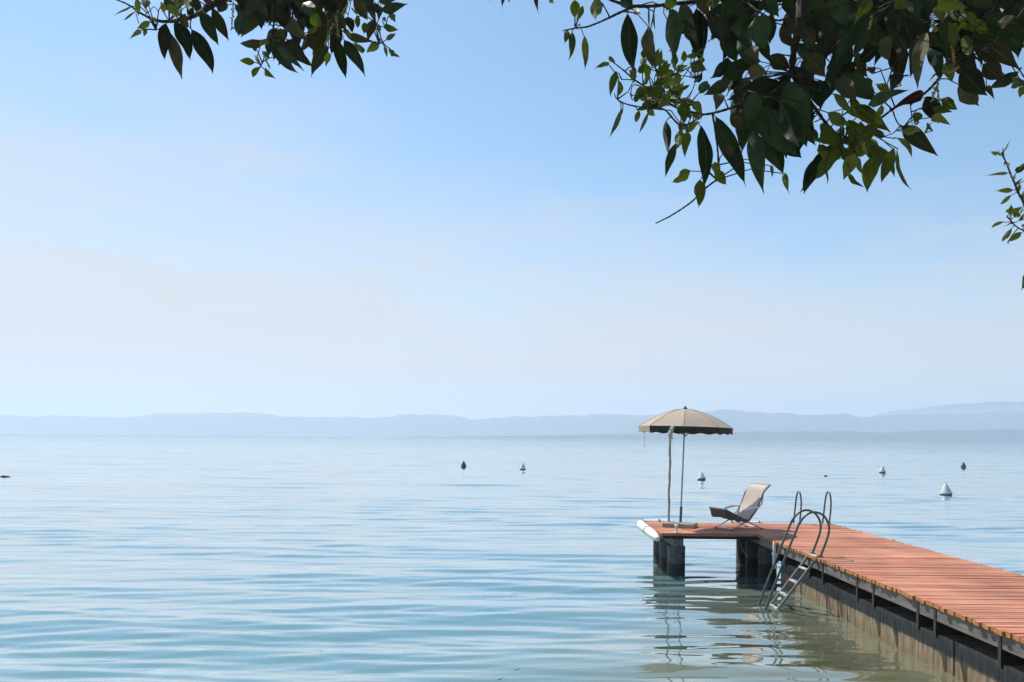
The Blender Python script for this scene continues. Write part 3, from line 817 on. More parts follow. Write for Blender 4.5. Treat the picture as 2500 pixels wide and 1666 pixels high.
# ------------------------------------------------------------------ overhanging tree
def mat_leaf(name, col, vein, trans, tcol, rough=.42, spot=.25):
    m = bpy.data.materials.new(name); m.use_nodes = True
    n, l = m.node_tree.nodes, m.node_tree.links
    p = n["Principled BSDF"]; out = n["Material Output"]
    p.inputs['Roughness'].default_value = rough; p.inputs['Specular IOR Level'].default_value = .12
    uvn = n.new("ShaderNodeUVMap"); uvn.uv_map = 'uv'
    sp = n.new("ShaderNodeSeparateXYZ"); l.new(uvn.outputs[0], sp.inputs[0])
    # u: across (fraction) + leaf id integer part ; v: along
    fr = n.new("ShaderNodeMath"); fr.operation = 'FRACT'; l.new(sp.outputs[0], fr.inputs[0])
    fl = n.new("ShaderNodeMath"); fl.operation = 'FLOOR'; l.new(sp.outputs[0], fl.inputs[0])
    wn_ = n.new("ShaderNodeTexWhiteNoise"); wn_.noise_dimensions = '1D'; l.new(fl.outputs[0], wn_.inputs['W'])
    c = n.new("ShaderNodeMath"); c.operation = 'SUBTRACT'; c.inputs[1].default_value = .5; l.new(fr.outputs[0], c.inputs[0])
    ab = n.new("ShaderNodeMath"); ab.operation = 'ABSOLUTE'; l.new(c.outputs[0], ab.inputs[0])
    mid = n.new("ShaderNodeMapRange"); mid.inputs[1].default_value = .012; mid.inputs[2].default_value = .04
    mid.inputs[3].default_value = 1; mid.inputs[4].default_value = 0; l.new(ab.outputs[0], mid.inputs[0])
    # side veins slant towards the tip
    sv = n.new("ShaderNodeMath"); sv.operation = 'MULTIPLY_ADD'; sv.inputs[1].default_value = -.55
    l.new(ab.outputs[0], sv.inputs[0]); l.new(sp.outputs[1], sv.inputs[2])
    sm = n.new("ShaderNodeMath"); sm.operation = 'MULTIPLY'; sm.inputs[1].default_value = 56.0; l.new(sv.outputs[0], sm.inputs[0])
    sn = n.new("ShaderNodeMath"); sn.operation = 'SINE'; l.new(sm.outputs[0], sn.inputs[0])
    svr = n.new("ShaderNodeMapRange"); svr.inputs[1].default_value = .86; svr.inputs[2].default_value = 1.0; svr.inputs[4].default_value = .35
    l.new(sn.outputs[0], svr.inputs[0])
    mxv = n.new("ShaderNodeMath"); mxv.operation = 'MAXIMUM'; l.new(mid.outputs[0], mxv.inputs[0]); l.new(svr.outputs[0], mxv.inputs[1])
    t = n.new("ShaderNodeTexCoord"); nz = n.new("ShaderNodeTexNoise"); nz.inputs['Scale'].default_value = 38; nz.inputs['Detail'].default_value = 5
    l.new(t.outputs['Object'], nz.inputs['Vector'])
    # per leaf and blotch variation
    v1 = n.new("ShaderNodeMath"); v1.operation = 'MULTIPLY_ADD'; v1.inputs[1].default_value = 1.25; v1.inputs[2].default_value = .5; l.new(wn_.outputs['Value'], v1.inputs[0])
    v2 = n.new("ShaderNodeMapRange"); v2.inputs[1].default_value = .3; v2.inputs[2].default_value = .7
    v2.inputs[3].default_value = 1 - spot; v2.inputs[4].default_value = 1 + spot; l.new(nz.outputs[0], v2.inputs[0])
    vm = n.new("ShaderNodeMath"); vm.operation = 'MULTIPLY'; l.new(v1.outputs[0], vm.inputs[0]); l.new(v2.outputs[0], vm.inputs[1])
    mul = n.new("ShaderNodeMix"); mul.data_type = 'RGBA'; mul.blend_type = 'MULTIPLY'; mul.inputs[0].default_value = 1
    mul.inputs[6].default_value = (*col, 1); l.new(vm.outputs[0], mul.inputs[7])
    mixv = n.new("ShaderNodeMix"); mixv.data_type = 'RGBA'; mixv.inputs[7].default_value = (*vein, 1)
    l.new(mxv.outputs[0], mixv.inputs[0]); l.new(mul.outputs[2], mixv.inputs[6])
    l.new(mixv.outputs[2], p.inputs['Base Color'])
    bp = n.new("ShaderNodeBump"); bp.inputs['Strength'].default_value = .35; bp.inputs['Distance'].default_value = .002
    l.new(mxv.outputs[0], bp.inputs['Height']); l.new(bp.outputs[0], p.inputs['Normal'])
    tr = n.new("ShaderNodeBsdfTranslucent"); tr.inputs[0].default_value = (*tcol, 1)
    ms = n.new("ShaderNodeMixShader"); ms.inputs[0].default_value = trans
    l.new(p.outputs[0], ms.inputs[1]); l.new(tr.outputs[0], ms.inputs[2]); l.new(ms.outputs[0], out.inputs[0])
    return m
LM = [mat_leaf('leaf_upper_side', (.031, .060, .027), (.075, .105, .05), .10, (.05, .10, .02)),
      mat_leaf('leaf_under_side', (.080, .082, .046), (.13, .13, .07), .10, (.06, .10, .02), .7),
      mat_leaf('young_leaf_upper_side', (.125, .165, .035), (.21, .24, .09), .40, (.36, .48, .07), .5),
      mat_leaf('young_leaf_under_side', (.15, .165, .065), (.22, .23, .11), .38, (.32, .42, .07), .7),
      mat_leaf('dry_leaf', (.10, .045, .025), (.2, .09, .05), .2, (.2, .08, .03), .7)]
LEAF_ID = [0]
def add_leaf(b, B, T, W, kind, roll=None, bow=None, rg=random, view=None, narrow=False, fold=None):
    """one leaf with thickness: B base, T tip, W full width. kind D upper side out, B underside out, Y young, R dry"""
    B, T = Vector(B), Vector(T)
    Lv = T - B; L = Lv.length; d = Lv.normalized()
    mid = (B + T)/2
    v = (EYE - mid).normalized() if view is None else Vector(view).normalized()
    s = d.cross(v)
    if s.length < 1e-4: s = d.cross(Vector((1, 0, 0)))
    s.normalize()
    n0 = s.cross(d).normalized()
    if n0.dot(v) < 0: n0 = -n0
    if roll is None: roll = rg.gauss(0, 26)
    a = R(max(-58, min(58, roll)))
    side = s*math.cos(a) + n0*math.sin(a)
    nrm = n0*math.cos(a) - s*math.sin(a)
    W = W/max(.55, math.cos(a))
    bow = rg.uniform(-.10, .16) if bow is None else bow
    fold = rg.uniform(.10, .38) if fold is None else fold
    curl = rg.uniform(-.06, .06)
    wave = rg.uniform(0, 6.28); wamp = rg.uniform(.02, .085); twist = rg.gauss(0, .55); hook = rg.gauss(0, .10)
    NL, NA = 12, 6
    LEAF_ID[0] += 1; lid = LEAF_ID[0]
    up, lo, uv = [], [], []
    pos = .35 + rg.uniform(-.05, .05)
    th = .0006
    for i in range(NL+1):
        t = i/NL
        if t < pos: wv = math.sin(math.pi/2*(t/pos))**.8
        else:
            q = (t-pos)/(1-pos); wv = (1 - q)**1.25*(1 + 1.15*q)
            if q > .75: wv *= 1 - 1.4*(q-.75)
        wv = max(wv, .02)*W/2
        c = B + Lv*t + nrm*(bow*L*4*t*(1-t)) + side*(curl*L*(t*t)*math.sin(3*t))
        ta = twist*(t - .4); s_t = side*math.cos(ta) + nrm*math.sin(ta); n_t = nrm*math.cos(ta) - side*math.sin(ta)
        c = c + side*(hook*L*max(0, t - .65)**1.5*1.6) + nrm*(hook*L*max(0, t - .6)**1.5)
        for j in range(NA+1):
            u = -1 + 2*j/NA
            w_ = math.sin(t*15 + wave + (1.5 if u > 0 else 0))*wamp*W*abs(u)
            off = n_t*(fold*abs(u)*wv*(1 if kind not in 'BR' else -1)*-1 + w_)
            pnt = c + s_t*(u*wv*(1 - .10*fold)) + off
            up.append(pnt); lo.append(pnt - n_t*th)
            uv.append((lid + .5 + u*.499, t))
    n = (NL+1)*(NA+1)
    fs, ms = [], []
    if kind == 'D': m0, m1 = 0, 1
    elif kind == 'B': m0, m1 = 1, 0
    elif kind == 'Y': m0, m1 = 2, 3
    elif kind == 'R': m0, m1 = 4, 4
    else: m0, m1 = 3, 2
    for i in range(NL):
        for j in range(NA):
            k = i*(NA+1)+j
            fs.append((k, k+1, k+NA+2, k+NA+1)); ms.append(m0)
            fs.append((n+k, n+k+NA+1, n+k+NA+2, n+k+1)); ms.append(m1)
    b.add(up + lo, fs, ms, uv + uv)

class Branching:
    def __init__(self, depth): self.pts = []; self.depth = depth
    def nearest(self, p):
        best, bd = None, 9e9
        for q in self.pts:
            d_ = (q - p).length
            if d_ < bd: bd, best = d_, q
        return best, bd

def sub(path, n=6): return smooth_path(path, n)

tree = thing('overhanging_tree', 'leafy dark green tree overhanging the top of the photo from the shore', 'tree', (2.6, .2, .8))

def crown_section(conv, depth, branches, leaves, twig_mat, name, seed, wood_name='branch', parent=None, spread=.16, extra_stem=()):
    """branches: (list of crop points, start px radius, end px radius); leaves: (bx, by, tx, ty, w, kind)"""
    rg = random.Random(seed); br = Branching(depth)
    bm = MB()
    def P(x, y, dd=0): px, py, sc = conv(x, y); return pix(px, py, depth + dd)
    sc = conv(0, 0)[2]
    pxm = depth/F                                    # metres per photo pixel
    for pts, r0, r1 in branches:
        z0 = rg.uniform(-.06, .06)
        wp = [P(x, y, z0 + rg.uniform(-.035, .035)) for x, y in pts]
        sp_ = sub(wp, 7); m = len(sp_)
        rr = [(r0 + (r1-r0)*i/(m-1))/sc*pxm*(1 + .14*math.sin(i*2.3) + rg.uniform(-.08, .08)) for i in range(m)]
        bm.tube(sp_, rr, 7); br.pts += sp_
    lm = MB(); ym = MB()
    for lf in leaves:
        bx, by, tx, ty, w_, k = lf[:6]
        filler = len(k) > 1; k = k[0]
        dd = (rg.uniform(.02, .34) if k in 'BD' else rg.uniform(-.05, .14)) if filler else rg.uniform(-spread, spread) if k in 'BD' else rg.uniform(-spread, spread*.2) - .04
        Bp = P(bx, by, dd); Tp = P(tx, ty, dd + rg.uniform(-.05, .05))
        dm = (lm if k in 'BDR' else ym)
        wm = w_/sc*pxm*(depth+dd)/depth*(.86 if w_ > 90 else 1)
        narrow = w_ < 32
        add_leaf(dm, Bp, Tp, wm, 'Y' if k == 'Y' else ('y' if k == 'G' else k), rg=rg, roll=rg.gauss(0, 14) if w_ > 40 else rg.gauss(0, 30), bow=(rg.choice((-1, 1))*rg.uniform(.08, .16) if w_ < 45 else None))
        q, dist = br.nearest(Bp)
        d0 = (Tp - Bp).normalized()
        if q is not None and dist < .34:
            mid_ = Bp.lerp(q, .45) - d0*dist*.15
            bm.tube([Bp + d0*.004, mid_, q], [.0011, .0012, .0019], 5, caps=False)
    bo = bm.build(wood_name, twig_mat, parent, smooth=True)
    o1 = lm.build('mature_leaves', LM, bo, smooth=True) if lm.v else None
    o2 = ym.build('young_leaves', LM, bo, smooth=True) if ym.v else None
    if o2 is not None and o1 is not None: o2['label'] = 'bright yellow-green young leaves'
    return bo, br

c5 = lambda x, y: (1350 + x/2.8, y/2.8, 2.8)
c6 = lambda x, y: (1900 + x/2.8, y/2.8, 2.8)
c7 = lambda x, y: (250 + x/2.941, y/2.941, 2.941)
c3 = lambda x, y: (2380 + x/3.733, 320 + y/3.733, 3.733)

def to5(L): return [(x + 1540, y, X + 1540, Y, w_, k) for x, y, X, Y, w_, k in L]     # crop 6 -> crop 5 coordinates
def tob(L): return [([(x + 1540, y) for x, y in p], a, b_) for p, a, b_ in L]

right_leaves = [
 (510,95,550,490,140,'D'),(655,175,690,470,105,'B'),(815,60,840,400,150,'D'),(980,60,1000,440,160,'D'),(1150,10,1390,330,185,'D'),(1380,110,1450,345,190,'D'),
 (1190,180,1255,430,180,'D'),(1210,560,1030,645,90,'D'),(1560,560,1180,690,160,'D'),(1420,420,1130,450,90,'D'),(1110,800,1320,1280,150,'D'),(1010,860,1040,1290,120,'D'),
 (1370,890,1420,1325,140,'D'),(1300,740,1480,930,160,'D'),(1420,720,1610,1080,220,'D'),(1440,900,1580,1200,160,'D'),(1600,560,1740,980,230,'D'),(1580,960,1690,1090,120,'D'),
 (1820,1070,1710,1325,110,'D'),(130,225,115,430,50,'G'),(215,245,230,480,50,'G'),(100,210,75,300,45,'G'),(150,0,150,130,70,'Y'),(205,40,165,150,45,'G'),(300,-20,290,135,90,'G'),
 (830,-10,770,80,90,'G'),(1100,-15,1090,58,85,'Y'),(1430,0,1430,75,60,'D'),(385,430,285,475,32,'G'),(415,410,375,400,35,'G'),(430,485,395,665,55,'Y'),(450,560,435,675,38,'G'),
 (670,470,570,490,60,'Y'),(690,460,710,330,60,'Y'),(735,480,742,335,36,'G'),(740,520,785,410,60,'Y'),(760,520,850,600,85,'Y'),(940,450,1055,480,80,'Y'),(700,650,600,590,70,'Y'),
 (740,600,660,690,75,'Y'),(890,700,900,850,105,'Y'),(800,650,720,745,75,'Y'),(870,890,860,1040,65,'Y'),(920,900,900,1080,65,'Y'),(470,740,385,935,34,'G'),(480,745,440,850,22,'G'),
 (590,760,560,840,40,'G'),(655,765,595,915,26,'G'),(770,830,800,1060,60,'D'),(840,980,770,1210,62,'D'),(940,1165,810,1255,75,'Y'),(1000,1230,1008,1430,82,'Y'),(1110,1170,1190,1265,70,'Y'),
 (1105,1110,1120,1225,60,'Y'),(560,545,520,470,45,'G'),(640,610,560,690,50,'Y'),(700,560,790,560,60,'Y'),(850,620,800,560,50,'Y'),(900,420,890,340,45,'G'),(960,420,1060,320,18,'G'),
 (620,400,640,330,60,'Y'),(560,660,620,600,40,'G'),(640,745,700,790,45,'G'),(560,700,600,620,40,'G'),(960,690,1020,780,60,'Y'),(830,690,800,640,55,'Y'),(1185,1000,1240,1060,60,'B'),
 (1210,790,1340,880,90,'B'),(1250,640,1350,760,110,'B'),(1330,480,1470,500,110,'B'),(1480,380,1620,480,120,'B'),(1340,330,1400,440,90,'B'),(1090,90,1180,330,120,'D'),(1200,-30,1330,190,150,'D'),
 (1000,-40,1060,110,110,'B'),(880,20,960,300,120,'B'),(1060,560,1000,640,80,'D'),(1140,640,1110,760,80,'B'),(1500,620,1440,900,170,'D'),(1660,700,1700,1000,150,'D'),(1380,620,1330,840,140,'D'),
 (1575,1180,1620,1325,42,'Y'),(1590,-20,1660,150,90,'D'),(1420,-40,1540,120,110,'D'),(1700,760,1790,1000,110,'B'),(1490,1130,1500,1215,22,'G'),(1450,1120,1445,1240,18,'G'),
 (480,-30,540,70,90,'D'),(560,70,600,100,50,'D'),(690,70,700,210,16,'G'),(655,40,660,180,14,'G'),(1560,180,1640,330,90,'B'),(1020,500,960,560,40,'D'),
] + to5([
 (440,330,280,740,135,'D'),(590,40,400,430,210,'D'),(680,90,505,400,120,'D'),(560,420,700,310,100,'D'),(600,260,690,350,110,'B'),(640,-10,520,150,80,'Y'),(780,0,910,45,90,'Y'),
 (740,60,740,400,170,'D'),(860,60,880,350,160,'D'),(800,300,830,560,150,'B'),(830,500,770,650,100,'B'),(1010,220,930,610,110,'B'),(960,260,890,530,100,'B'),(430,500,690,690,150,'D'),
 (620,720,890,622,85,'D'),(760,620,668,570,55,'Y'),(630,460,640,515,55,'Y'),(1000,640,760,740,75,'R'),(1010,660,1110,840,130,'D'),(1240,580,1378,722,150,'B'),(1110,680,1222,752,70,'Y'),
 (1050,740,1190,765,50,'Y'),(1050,800,1182,855,62,'Y'),(850,860,1090,1073,125,'D'),(845,900,965,885,55,'Y'),(815,1010,912,1312,26,'G'),(790,940,916,1080,34,'G'),(520,720,768,905,115,'Y'),
 (690,850,540,965,115,'Y'),(285,850,445,965,75,'Y'),(430,950,238,965,70,'Y'),(360,990,170,1328,125,'D'),(410,1010,268,1235,85,'Y'),(520,1050,445,1232,110,'Y'),(650,1070,600,1316,125,'Y'),
 (700,1000,690,1145,95,'Y'),(790,1010,712,1252,95,'Y'),(545,1080,582,1205,42,'Y'),(490,1170,586,1282,34,'Y'),(380,640,505,780,55,'G'),(1180,160,1210,342,68,'Y'),(1270,240,1310,392,75,'Y'),
 (1300,150,1450,242,85,'Y'),(1285,80,1372,175,50,'Y'),(1110,120,1150,405,75,'D'),(1090,10,1285,60,85,'G'),(1420,100,1680,270,160,'D'),(1330,220,1645,360,130,'D'),(1380,300,1420,430,100,'B'),
 (1250,480,1428,658,170,'D'),(1400,440,1545,560,135,'B'),(1430,300,1640,480,120,'B'),(1645,485,1450,610,95,'D'),(1420,590,1478,682,40,'D'),(1600,560,1720,570,75,'Y'),(1690,590,1640,672,60,'G'),
 (900,-40,960,170,130,'D'),(1000,-30,1030,150,120,'D'),(1150,-40,1120,120,120,'B'),(1340,-40,1470,60,130,'D'),(1480,-30,1620,70,140,'D'),(1500,150,1690,180,100,'B'),(1560,240,1700,330,100,'D'),
 (200,-40,330,160,140,'D'),(380,-40,470,190,160,'D'),(300,110,420,290,130,'B'),(170,180,250,350,110,'B'),(180,380,320,520,150,'B'),(230,300,330,480,120,'D'),(60,560,210,860,220,'D'),
 (130,820,200,1005,120,'D'),(220,540,300,740,110,'D'),(400,540,540,700,130,'B'),(560,540,660,640,100,'B'),(340,770,480,860,80,'Y'),(200,880,270,960,70,'B'),(480,820,560,1000,90,'Y'),
 (600,930,560,1060,90,'Y'),(720,250,760,420,120,'B'),(660,170,690,330,120,'D'),(1060,250,1110,430,90,'B'),(1170,330,1250,520,110,'B'),(1260,400,1340,560,100,'B'),(860,120,930,330,130,'D'),
 (1040,330,1120,560,90,'D'),(1140,430,1200,560,80,'G'),(1090,40,1120,160,80,'G'),(720,1020,800,1210,60,'Y'),(430,1010,500,1140,60,'Y'),(960,770,930,850,70,'Y'),(1060,900,1020,840,20,'G'),
 (1090,500,1030,560,14,'G'),(860,520,905,510,14,'G'),(320,1130,340,1265,16,'G'),(10,860,130,1060,130,'D'),(20,700,150,1000,170,'D'),
])
right_branches = [
 ([(1900,-420),(1760,-160),(1700,20),(1690,180),(1650,330),(1630,520)], 44, 20),
 ([(1630,500),(1700,620),(1790,740),(1880,860),(1990,960),(2080,1010)], 15, 7),
 ([(1700,-40),(1450,20),(1200,-5),(900,20),(760,35),(620,45),(500,35),(380,-5)], 16, 9),
 ([(520,60),(440,95),(390,120),(300,160),(230,185),(150,195),(70,210)], 9, 4),
 ([(1630,520),(1480,650),(1330,700),(1200,745),(1090,775),(1020,785)], 12, 7),
 ([(1020,780),(850,740),(700,640),(560,548),(480,480),(410,425)], 8, 4),
 ([(1020,790),(880,860),(760,750),(640,740),(510,715),(440,680),(420,640)], 7, 3),
 ([(560,548),(500,545),(470,545)], 4, 3),
 ([(700,640),(560,580),(530,640)], 4, 3),
 ([(1660,60),(1560,30),(1450,60),(1380,70)], 7, 4), ([(1650,85),(1590,125),(1530,140),(1430,95),(1330,20)], 8, 5), ([(1600,170),(1530,160),(1460,110)], 5, 3),
 ([(1120,1230),(1040,1290),(960,1370),(880,1430),(800,1480),(760,1500),(705,1526)], 7, 4.5),
 ([(1630,500),(1500,520),(1300,540),(1180,580)], 8, 4), ([(1090,775),(1110,900),(1130,1080),(1120,1230)], 7, 6),
 ([(700,660),(860,700),(940,640),(980,540)], 5, 3), ([(740,520),(820,640),(930,720)], 4, 4),
] + tob([
 ([(90,520),(240,420),(520,250),(760,60),(900,-120)], 12, 20), ([(540,960),(620,880),(780,750),(900,690),(1000,640),(1080,560),(1130,490),(1200,400),(1330,250),(1450,80),(1520,-80)], 7, 12),
 ([(780,750),(810,830),(850,880)], 5, 4), ([(900,690),(910,780),(915,850)], 4, 3), ([(1200,400),(1380,360),(1500,270),(1640,120),(1720,0)], 6, 8), ([(1500,270),(1580,360),(1645,470),(1700,560)], 6, 4),
 ([(1580,0),(1630,120),(1700,230)], 5, 5), ([(660,500),(720,480),(780,465)], 4, 4), ([(1060,700),(1100,740),(1110,780)], 3, 3), ([(1130,140),(1200,80),(1260,20),(1300,-60)], 4, 5),
])
def fill(blobs, seed, conv_dx=0):
    rg = random.Random(seed); out = []
    for cx, cy, rx, ry, n, kinds, lmin, lmax in blobs:
        for _ in range(n):
            a = rg.uniform(0, 6.28); q = math.sqrt(rg.random())
            x, y = cx + conv_dx + rx*q*math.cos(a), cy + ry*q*math.sin(a)
            L = rg.uniform(lmin, lmax); th = rg.gauss(0, .55) if kinds != 'YG' else rg.uniform(-2.4, 2.4)
            k = rg.choice(kinds)
            out.append((x - math.sin(th)*L*.5, y - math.cos(th)*L*.5, x + math.sin(th)*L*.5, y + math.cos(th)*L*.5, L*rg.uniform(.33, .47), k + 'f'))
    return out
right_leaves += fill([(350,140,300,170,34,'DDB',190,290),(800,190,230,170,34,'DDB',190,280),(1270,240,230,190,38,'DDB',180,270),(1560,180,150,170,22,'DDB',170,260),(350,470,230,150,14,'DB',180,260),
                      (150,700,150,230,14,'DDB',200,300),(1000,40,420,80,30,'DDB',170,250),(420,960,170,120,12,'YG',130,190),(640,980,120,110,8,'YG',120,180),(1230,200,120,120,10,'YG',90,150),(600,760,110,60,5,'YG',90,150)], 5, 1540)
right_leaves += fill([(1300,230,230,180,14,'DDB',190,280),(1440,800,220,180,14,'DDB',200,290),(980,170,180,120,9,'DB',180,260),(1250,560,200,110,9,'DB',150,230),(720,590,190,170,26,'YG',80,130),(880,800,120,110,9,'YG',80,130),
                      (900,400,140,90,8,'YG',70,110)], 6)
rb, rbr = crown_section(c5, 1.75, right_branches, right_leaves, M['bark'], 'right', 21, parent=tree)

left_leaves = [
 (210,40,68,112,14,'G'),(240,80,153,157,14,'G'),(250,-10,262,120,42,'G'),(310,-20,320,78,62,'G'),(470,-40,480,78,145,'B'),(600,-20,612,72,75,'B'),(550,60,545,128,32,'G'),(560,20,535,120,30,'G'),
 (340,155,250,205,45,'G'),(270,220,186,284,36,'G'),(310,215,298,266,30,'G'),(350,120,408,186,30,'G'),(455,165,430,418,105,'B'),(490,240,558,567,105,'B'),(525,150,640,437,125,'D'),(595,100,590,212,70,'B'),
 (640,210,824,534,130,'D'),(710,80,832,330,115,'D'),(790,60,895,292,85,'B'),(870,-10,832,98,90,'B'),(1010,70,980,262,115,'D'),(1160,60,985,262,120,'B'),(1080,-30,1170,190,150,'B'),(1290,-20,1195,190,95,'D'),
 (1310,0,1300,155,62,'D'),(1250,110,1420,192,115,'B'),(1330,150,1482,312,115,'B'),(1390,-10,1505,235,115,'D'),(1165,295,982,315,62,'B'),(1240,220,1310,310,115,'B'),(1222,300,1376,527,115,'D'),
 (1260,340,1472,492,62,'D'),(1255,290,1528,478,100,'B'),(1092,448,983,432,50,'Y'),(1125,460,1093,393,26,'G'),(1135,480,1083,556,40,'Y'),(1165,500,1247,567,45,'Y'),(1280,412,1337,452,32,'Y'),
 (1580,180,1505,395,135,'B'),(1610,320,1480,538,110,'B'),(1620,378,1600,482,40,'Y'),(1495,110,1575,195,85,'Y'),(1690,290,1750,567,102,'D'),(1735,288,1892,552,105,'D'),(1800,310,1872,382,40,'Y'),
 (1750,255,1942,303,60,'B'),(1955,140,1890,285,65,'B'),(1830,110,1832,205,42,'Y'),(1885,160,1880,245,52,'Y'),(1640,-20,1620,130,130,'D'),(1720,-20,1660,110,110,'D'),(1800,-10,1905,148,90,'B'),
 (2005,78,2192,26,72,'D'),(2070,90,2095,158,50,'G'),(1985,0,2130,2,55,'D'),(2018,195,2127,212,50,'Y'),(1988,308,1892,378,60,'Y'),(2035,290,2108,238,36,'G'),(2025,330,2046,418,25,'G'),(2058,345,2136,408,36,'G'),
 (1975,190,2005,222,40,'G'),(1440,20,1580,150,110,'D'),(1540,60,1600,210,90,'B'),(1480,250,1560,400,100,'B'),(1130,330,1200,300,40,'G'),(1200,300,1190,400,60,'D'),(1160,-30,1180,60,90,'D'),(980,-40,1060,60,90,'B'),
 (1660,100,1760,230,90,'B'),(1760,120,1800,240,70,'B'),(1560,400,1510,470,50,'B'),(890,-40,940,20,80,'B'),(1090,330,1095,370,30,'G'),(1155,365,1200,425,30,'G'),(1900,-20,1910,60,90,'D'),(1960,20,1980,110,55,'D'),
 (2010,130,2030,150,25,'G'),(740,-30,770,40,60,'B'),(430,20,440,100,40,'G'),
]
left_branches = [
 ([(1500,-420),(1250,-230),(1000,-90),(860,0),(740,72),(640,122),(560,145),(470,155),(400,150),(300,110),(180,32),(90,-5)], 26, 4),
 ([(385,215),(330,213),(270,208)], 4, 3), ([(470,160),(420,200),(380,220)], 4, 3), ([(550,145),(530,100),(545,40),(560,0)], 5, 4), ([(640,122),(632,180),(638,215)], 4, 4), ([(480,150),(440,90),(420,20)], 4, 4),
 ([(1400,-300),(1290,-120),(1240,20),(1230,180),(1222,230)], 12, 5), ([(1230,180),(1290,190),(1340,230)], 4, 3), ([(1225,230),(1200,320),(1160,420),(1135,470)], 5, 3),
 ([(1750,-300),(1840,-100),(1940,60),(1960,160),(1990,230),(2010,300),(2060,350)], 12, 3), ([(1960,160),(2000,190),(2030,195)], 3, 3), ([(1990,270),(1985,310)], 3, 3),
 ([(1560,-300),(1600,-100),(1690,60),(1700,180),(1720,285)], 12, 5), ([(1690,80),(1600,180),(1500,100)], 5, 4), ([(300,110),(340,80),(370,50),(400,80)], 3, 3), ([(240,100),(262,170)], 3, 3),
]
left_leaves += fill([(1450,50,450,80,30,'DBB',150,230),(1560,220,190,120,12,'DBB',150,230),(1100,40,120,80,9,'DB',150,220),(1300,330,110,90,6,'DB',140,210),(560,60,140,60,8,'DBG',120,180),(1960,60,90,60,4,'BG',90,150),(1650,200,150,120,5,'YG',70,110)], 12)
lb, lbr = crown_section(c7, 1.95, left_branches, left_leaves, M['bark'], 'left', 8, parent=tree)

# tips of leaves hanging into the gap between the two branches
gap_leaves = [(1222,-45,1225,22,15,'B'), (1308,-40,1313,34,17,'B'), (1240,-22,1243,8,10,'G'), (1346,-20,1352,5,10,'G'), (1192,-25,1194,3,8,'G')]
gb, _ = crown_section(lambda x, y: (x, y, 1.0), 1.8, [([(1190,-28),(1230,-46),(1300,-42),(1350,-36),(1480,-20)], 2.2, 4)], gap_leaves, M['twig'], 'gap', 4, parent=tree, spread=.03)

# catkins
def catkin(P0, P1, n, r, rg, b):
    for i in range(n):
        t = i/(n-1); c = P0.lerp(P1, t) + Vector((rg.gauss(0, r*.5), rg.gauss(0, r*.5), rg.gauss(0, r*.3)))
        rr = r*rg.uniform(.5, 1)
        vs = [c + Vector(q)*rr for q in ((1,0,0),(-1,0,0),(0,1,0),(0,-1,0),(0,0,1),(0,0,-1))]
        b.add(vs, [(0,2,4),(2,1,4),(1,3,4),(3,0,4),(2,0,5),(1,2,5),(3,1,5),(0,3,5)])
    b.tube([P0 + (P0-P1)*.1, P0.lerp(P1, .5), P1], .0008, 5)
crg = random.Random(17)
for conv, dep, par_, lst in ((c7, 1.93, lb, [(940,30,930,212,26), (1680,120,1690,255,30), (1760,40,1720,110,22), (1640,200,1600,330,24), (1150,375,1205,490,18), (1790,60,1830,100,16), (1700,60,1650,200,20)]),
                             (c6, 1.70, rb, [(1085,560,1100,690,24), (1190,320,1205,440,24), (1075,600,1050,690,18), (645,110,620,190,18), (1045,160,1075,220,16), (950,800,955,850,10), (1030,850,1010,905,14), (1230,460,1160,500,14), (500,880,520,960,16), (560,950,600,1040,20)])):
    for x0, y0, x1, y1, n_ in lst:
        a_, b_, _ = conv(x0, y0); c_, d_, _ = conv(x1, y1); dj = crg.uniform(-.12, -.02)
        b = MB(); catkin(pix(a_, b_, dep + dj), pix(c_, d_, dep + dj), n_, .0034, crg, b); b.build('catkin', M['catkin'], par_)

# trunk and limbs on the shore, carrying the branches
tb = MB()
tb.tube(smooth_path([(2.6, .2, .5), (2.62, .2, .9), (2.55, .25, 1.8), (2.45, .1, 2.8), (2.3, -.1, 3.8), (2.1, -.2, 4.9), (1.9, -.2, 6.0)], 8), [.24 - .16*i/48 + .012*math.sin(i*1.7) for i in range(49)], 18)
tb.build('trunk', M['bark'], tree, smooth=True)
p_end = pix(1350 + 1900/2.8, -420/2.8, 1.75)
tb = MB(); tb.tube(smooth_path([(2.33, -.05, 3.65), (2.2, .45, 4.1), (1.75, 1.2, 4.25), tuple(p_end)], 8), [.075 - .045*i/24 for i in range(25)], 12); tb.build('limb', M['bark'], tree, smooth=True)
p_end = pix(250 + 1500/2.941, -420/2.941, 1.95); p_e2 = pix(250 + 1750/2.941, -300/2.941, 1.95)
tb = MB(); tb.tube(smooth_path([(2.2, -.15, 4.3), (1.5, .6, 4.75), (.6, 1.4, 4.6), (.1, 1.8, 4.3), tuple(p_e2), tuple(p_end)], 8), [.07 - .05*i/40 for i in range(41)], 12); tb.build('limb', M['bark'], tree, smooth=True)

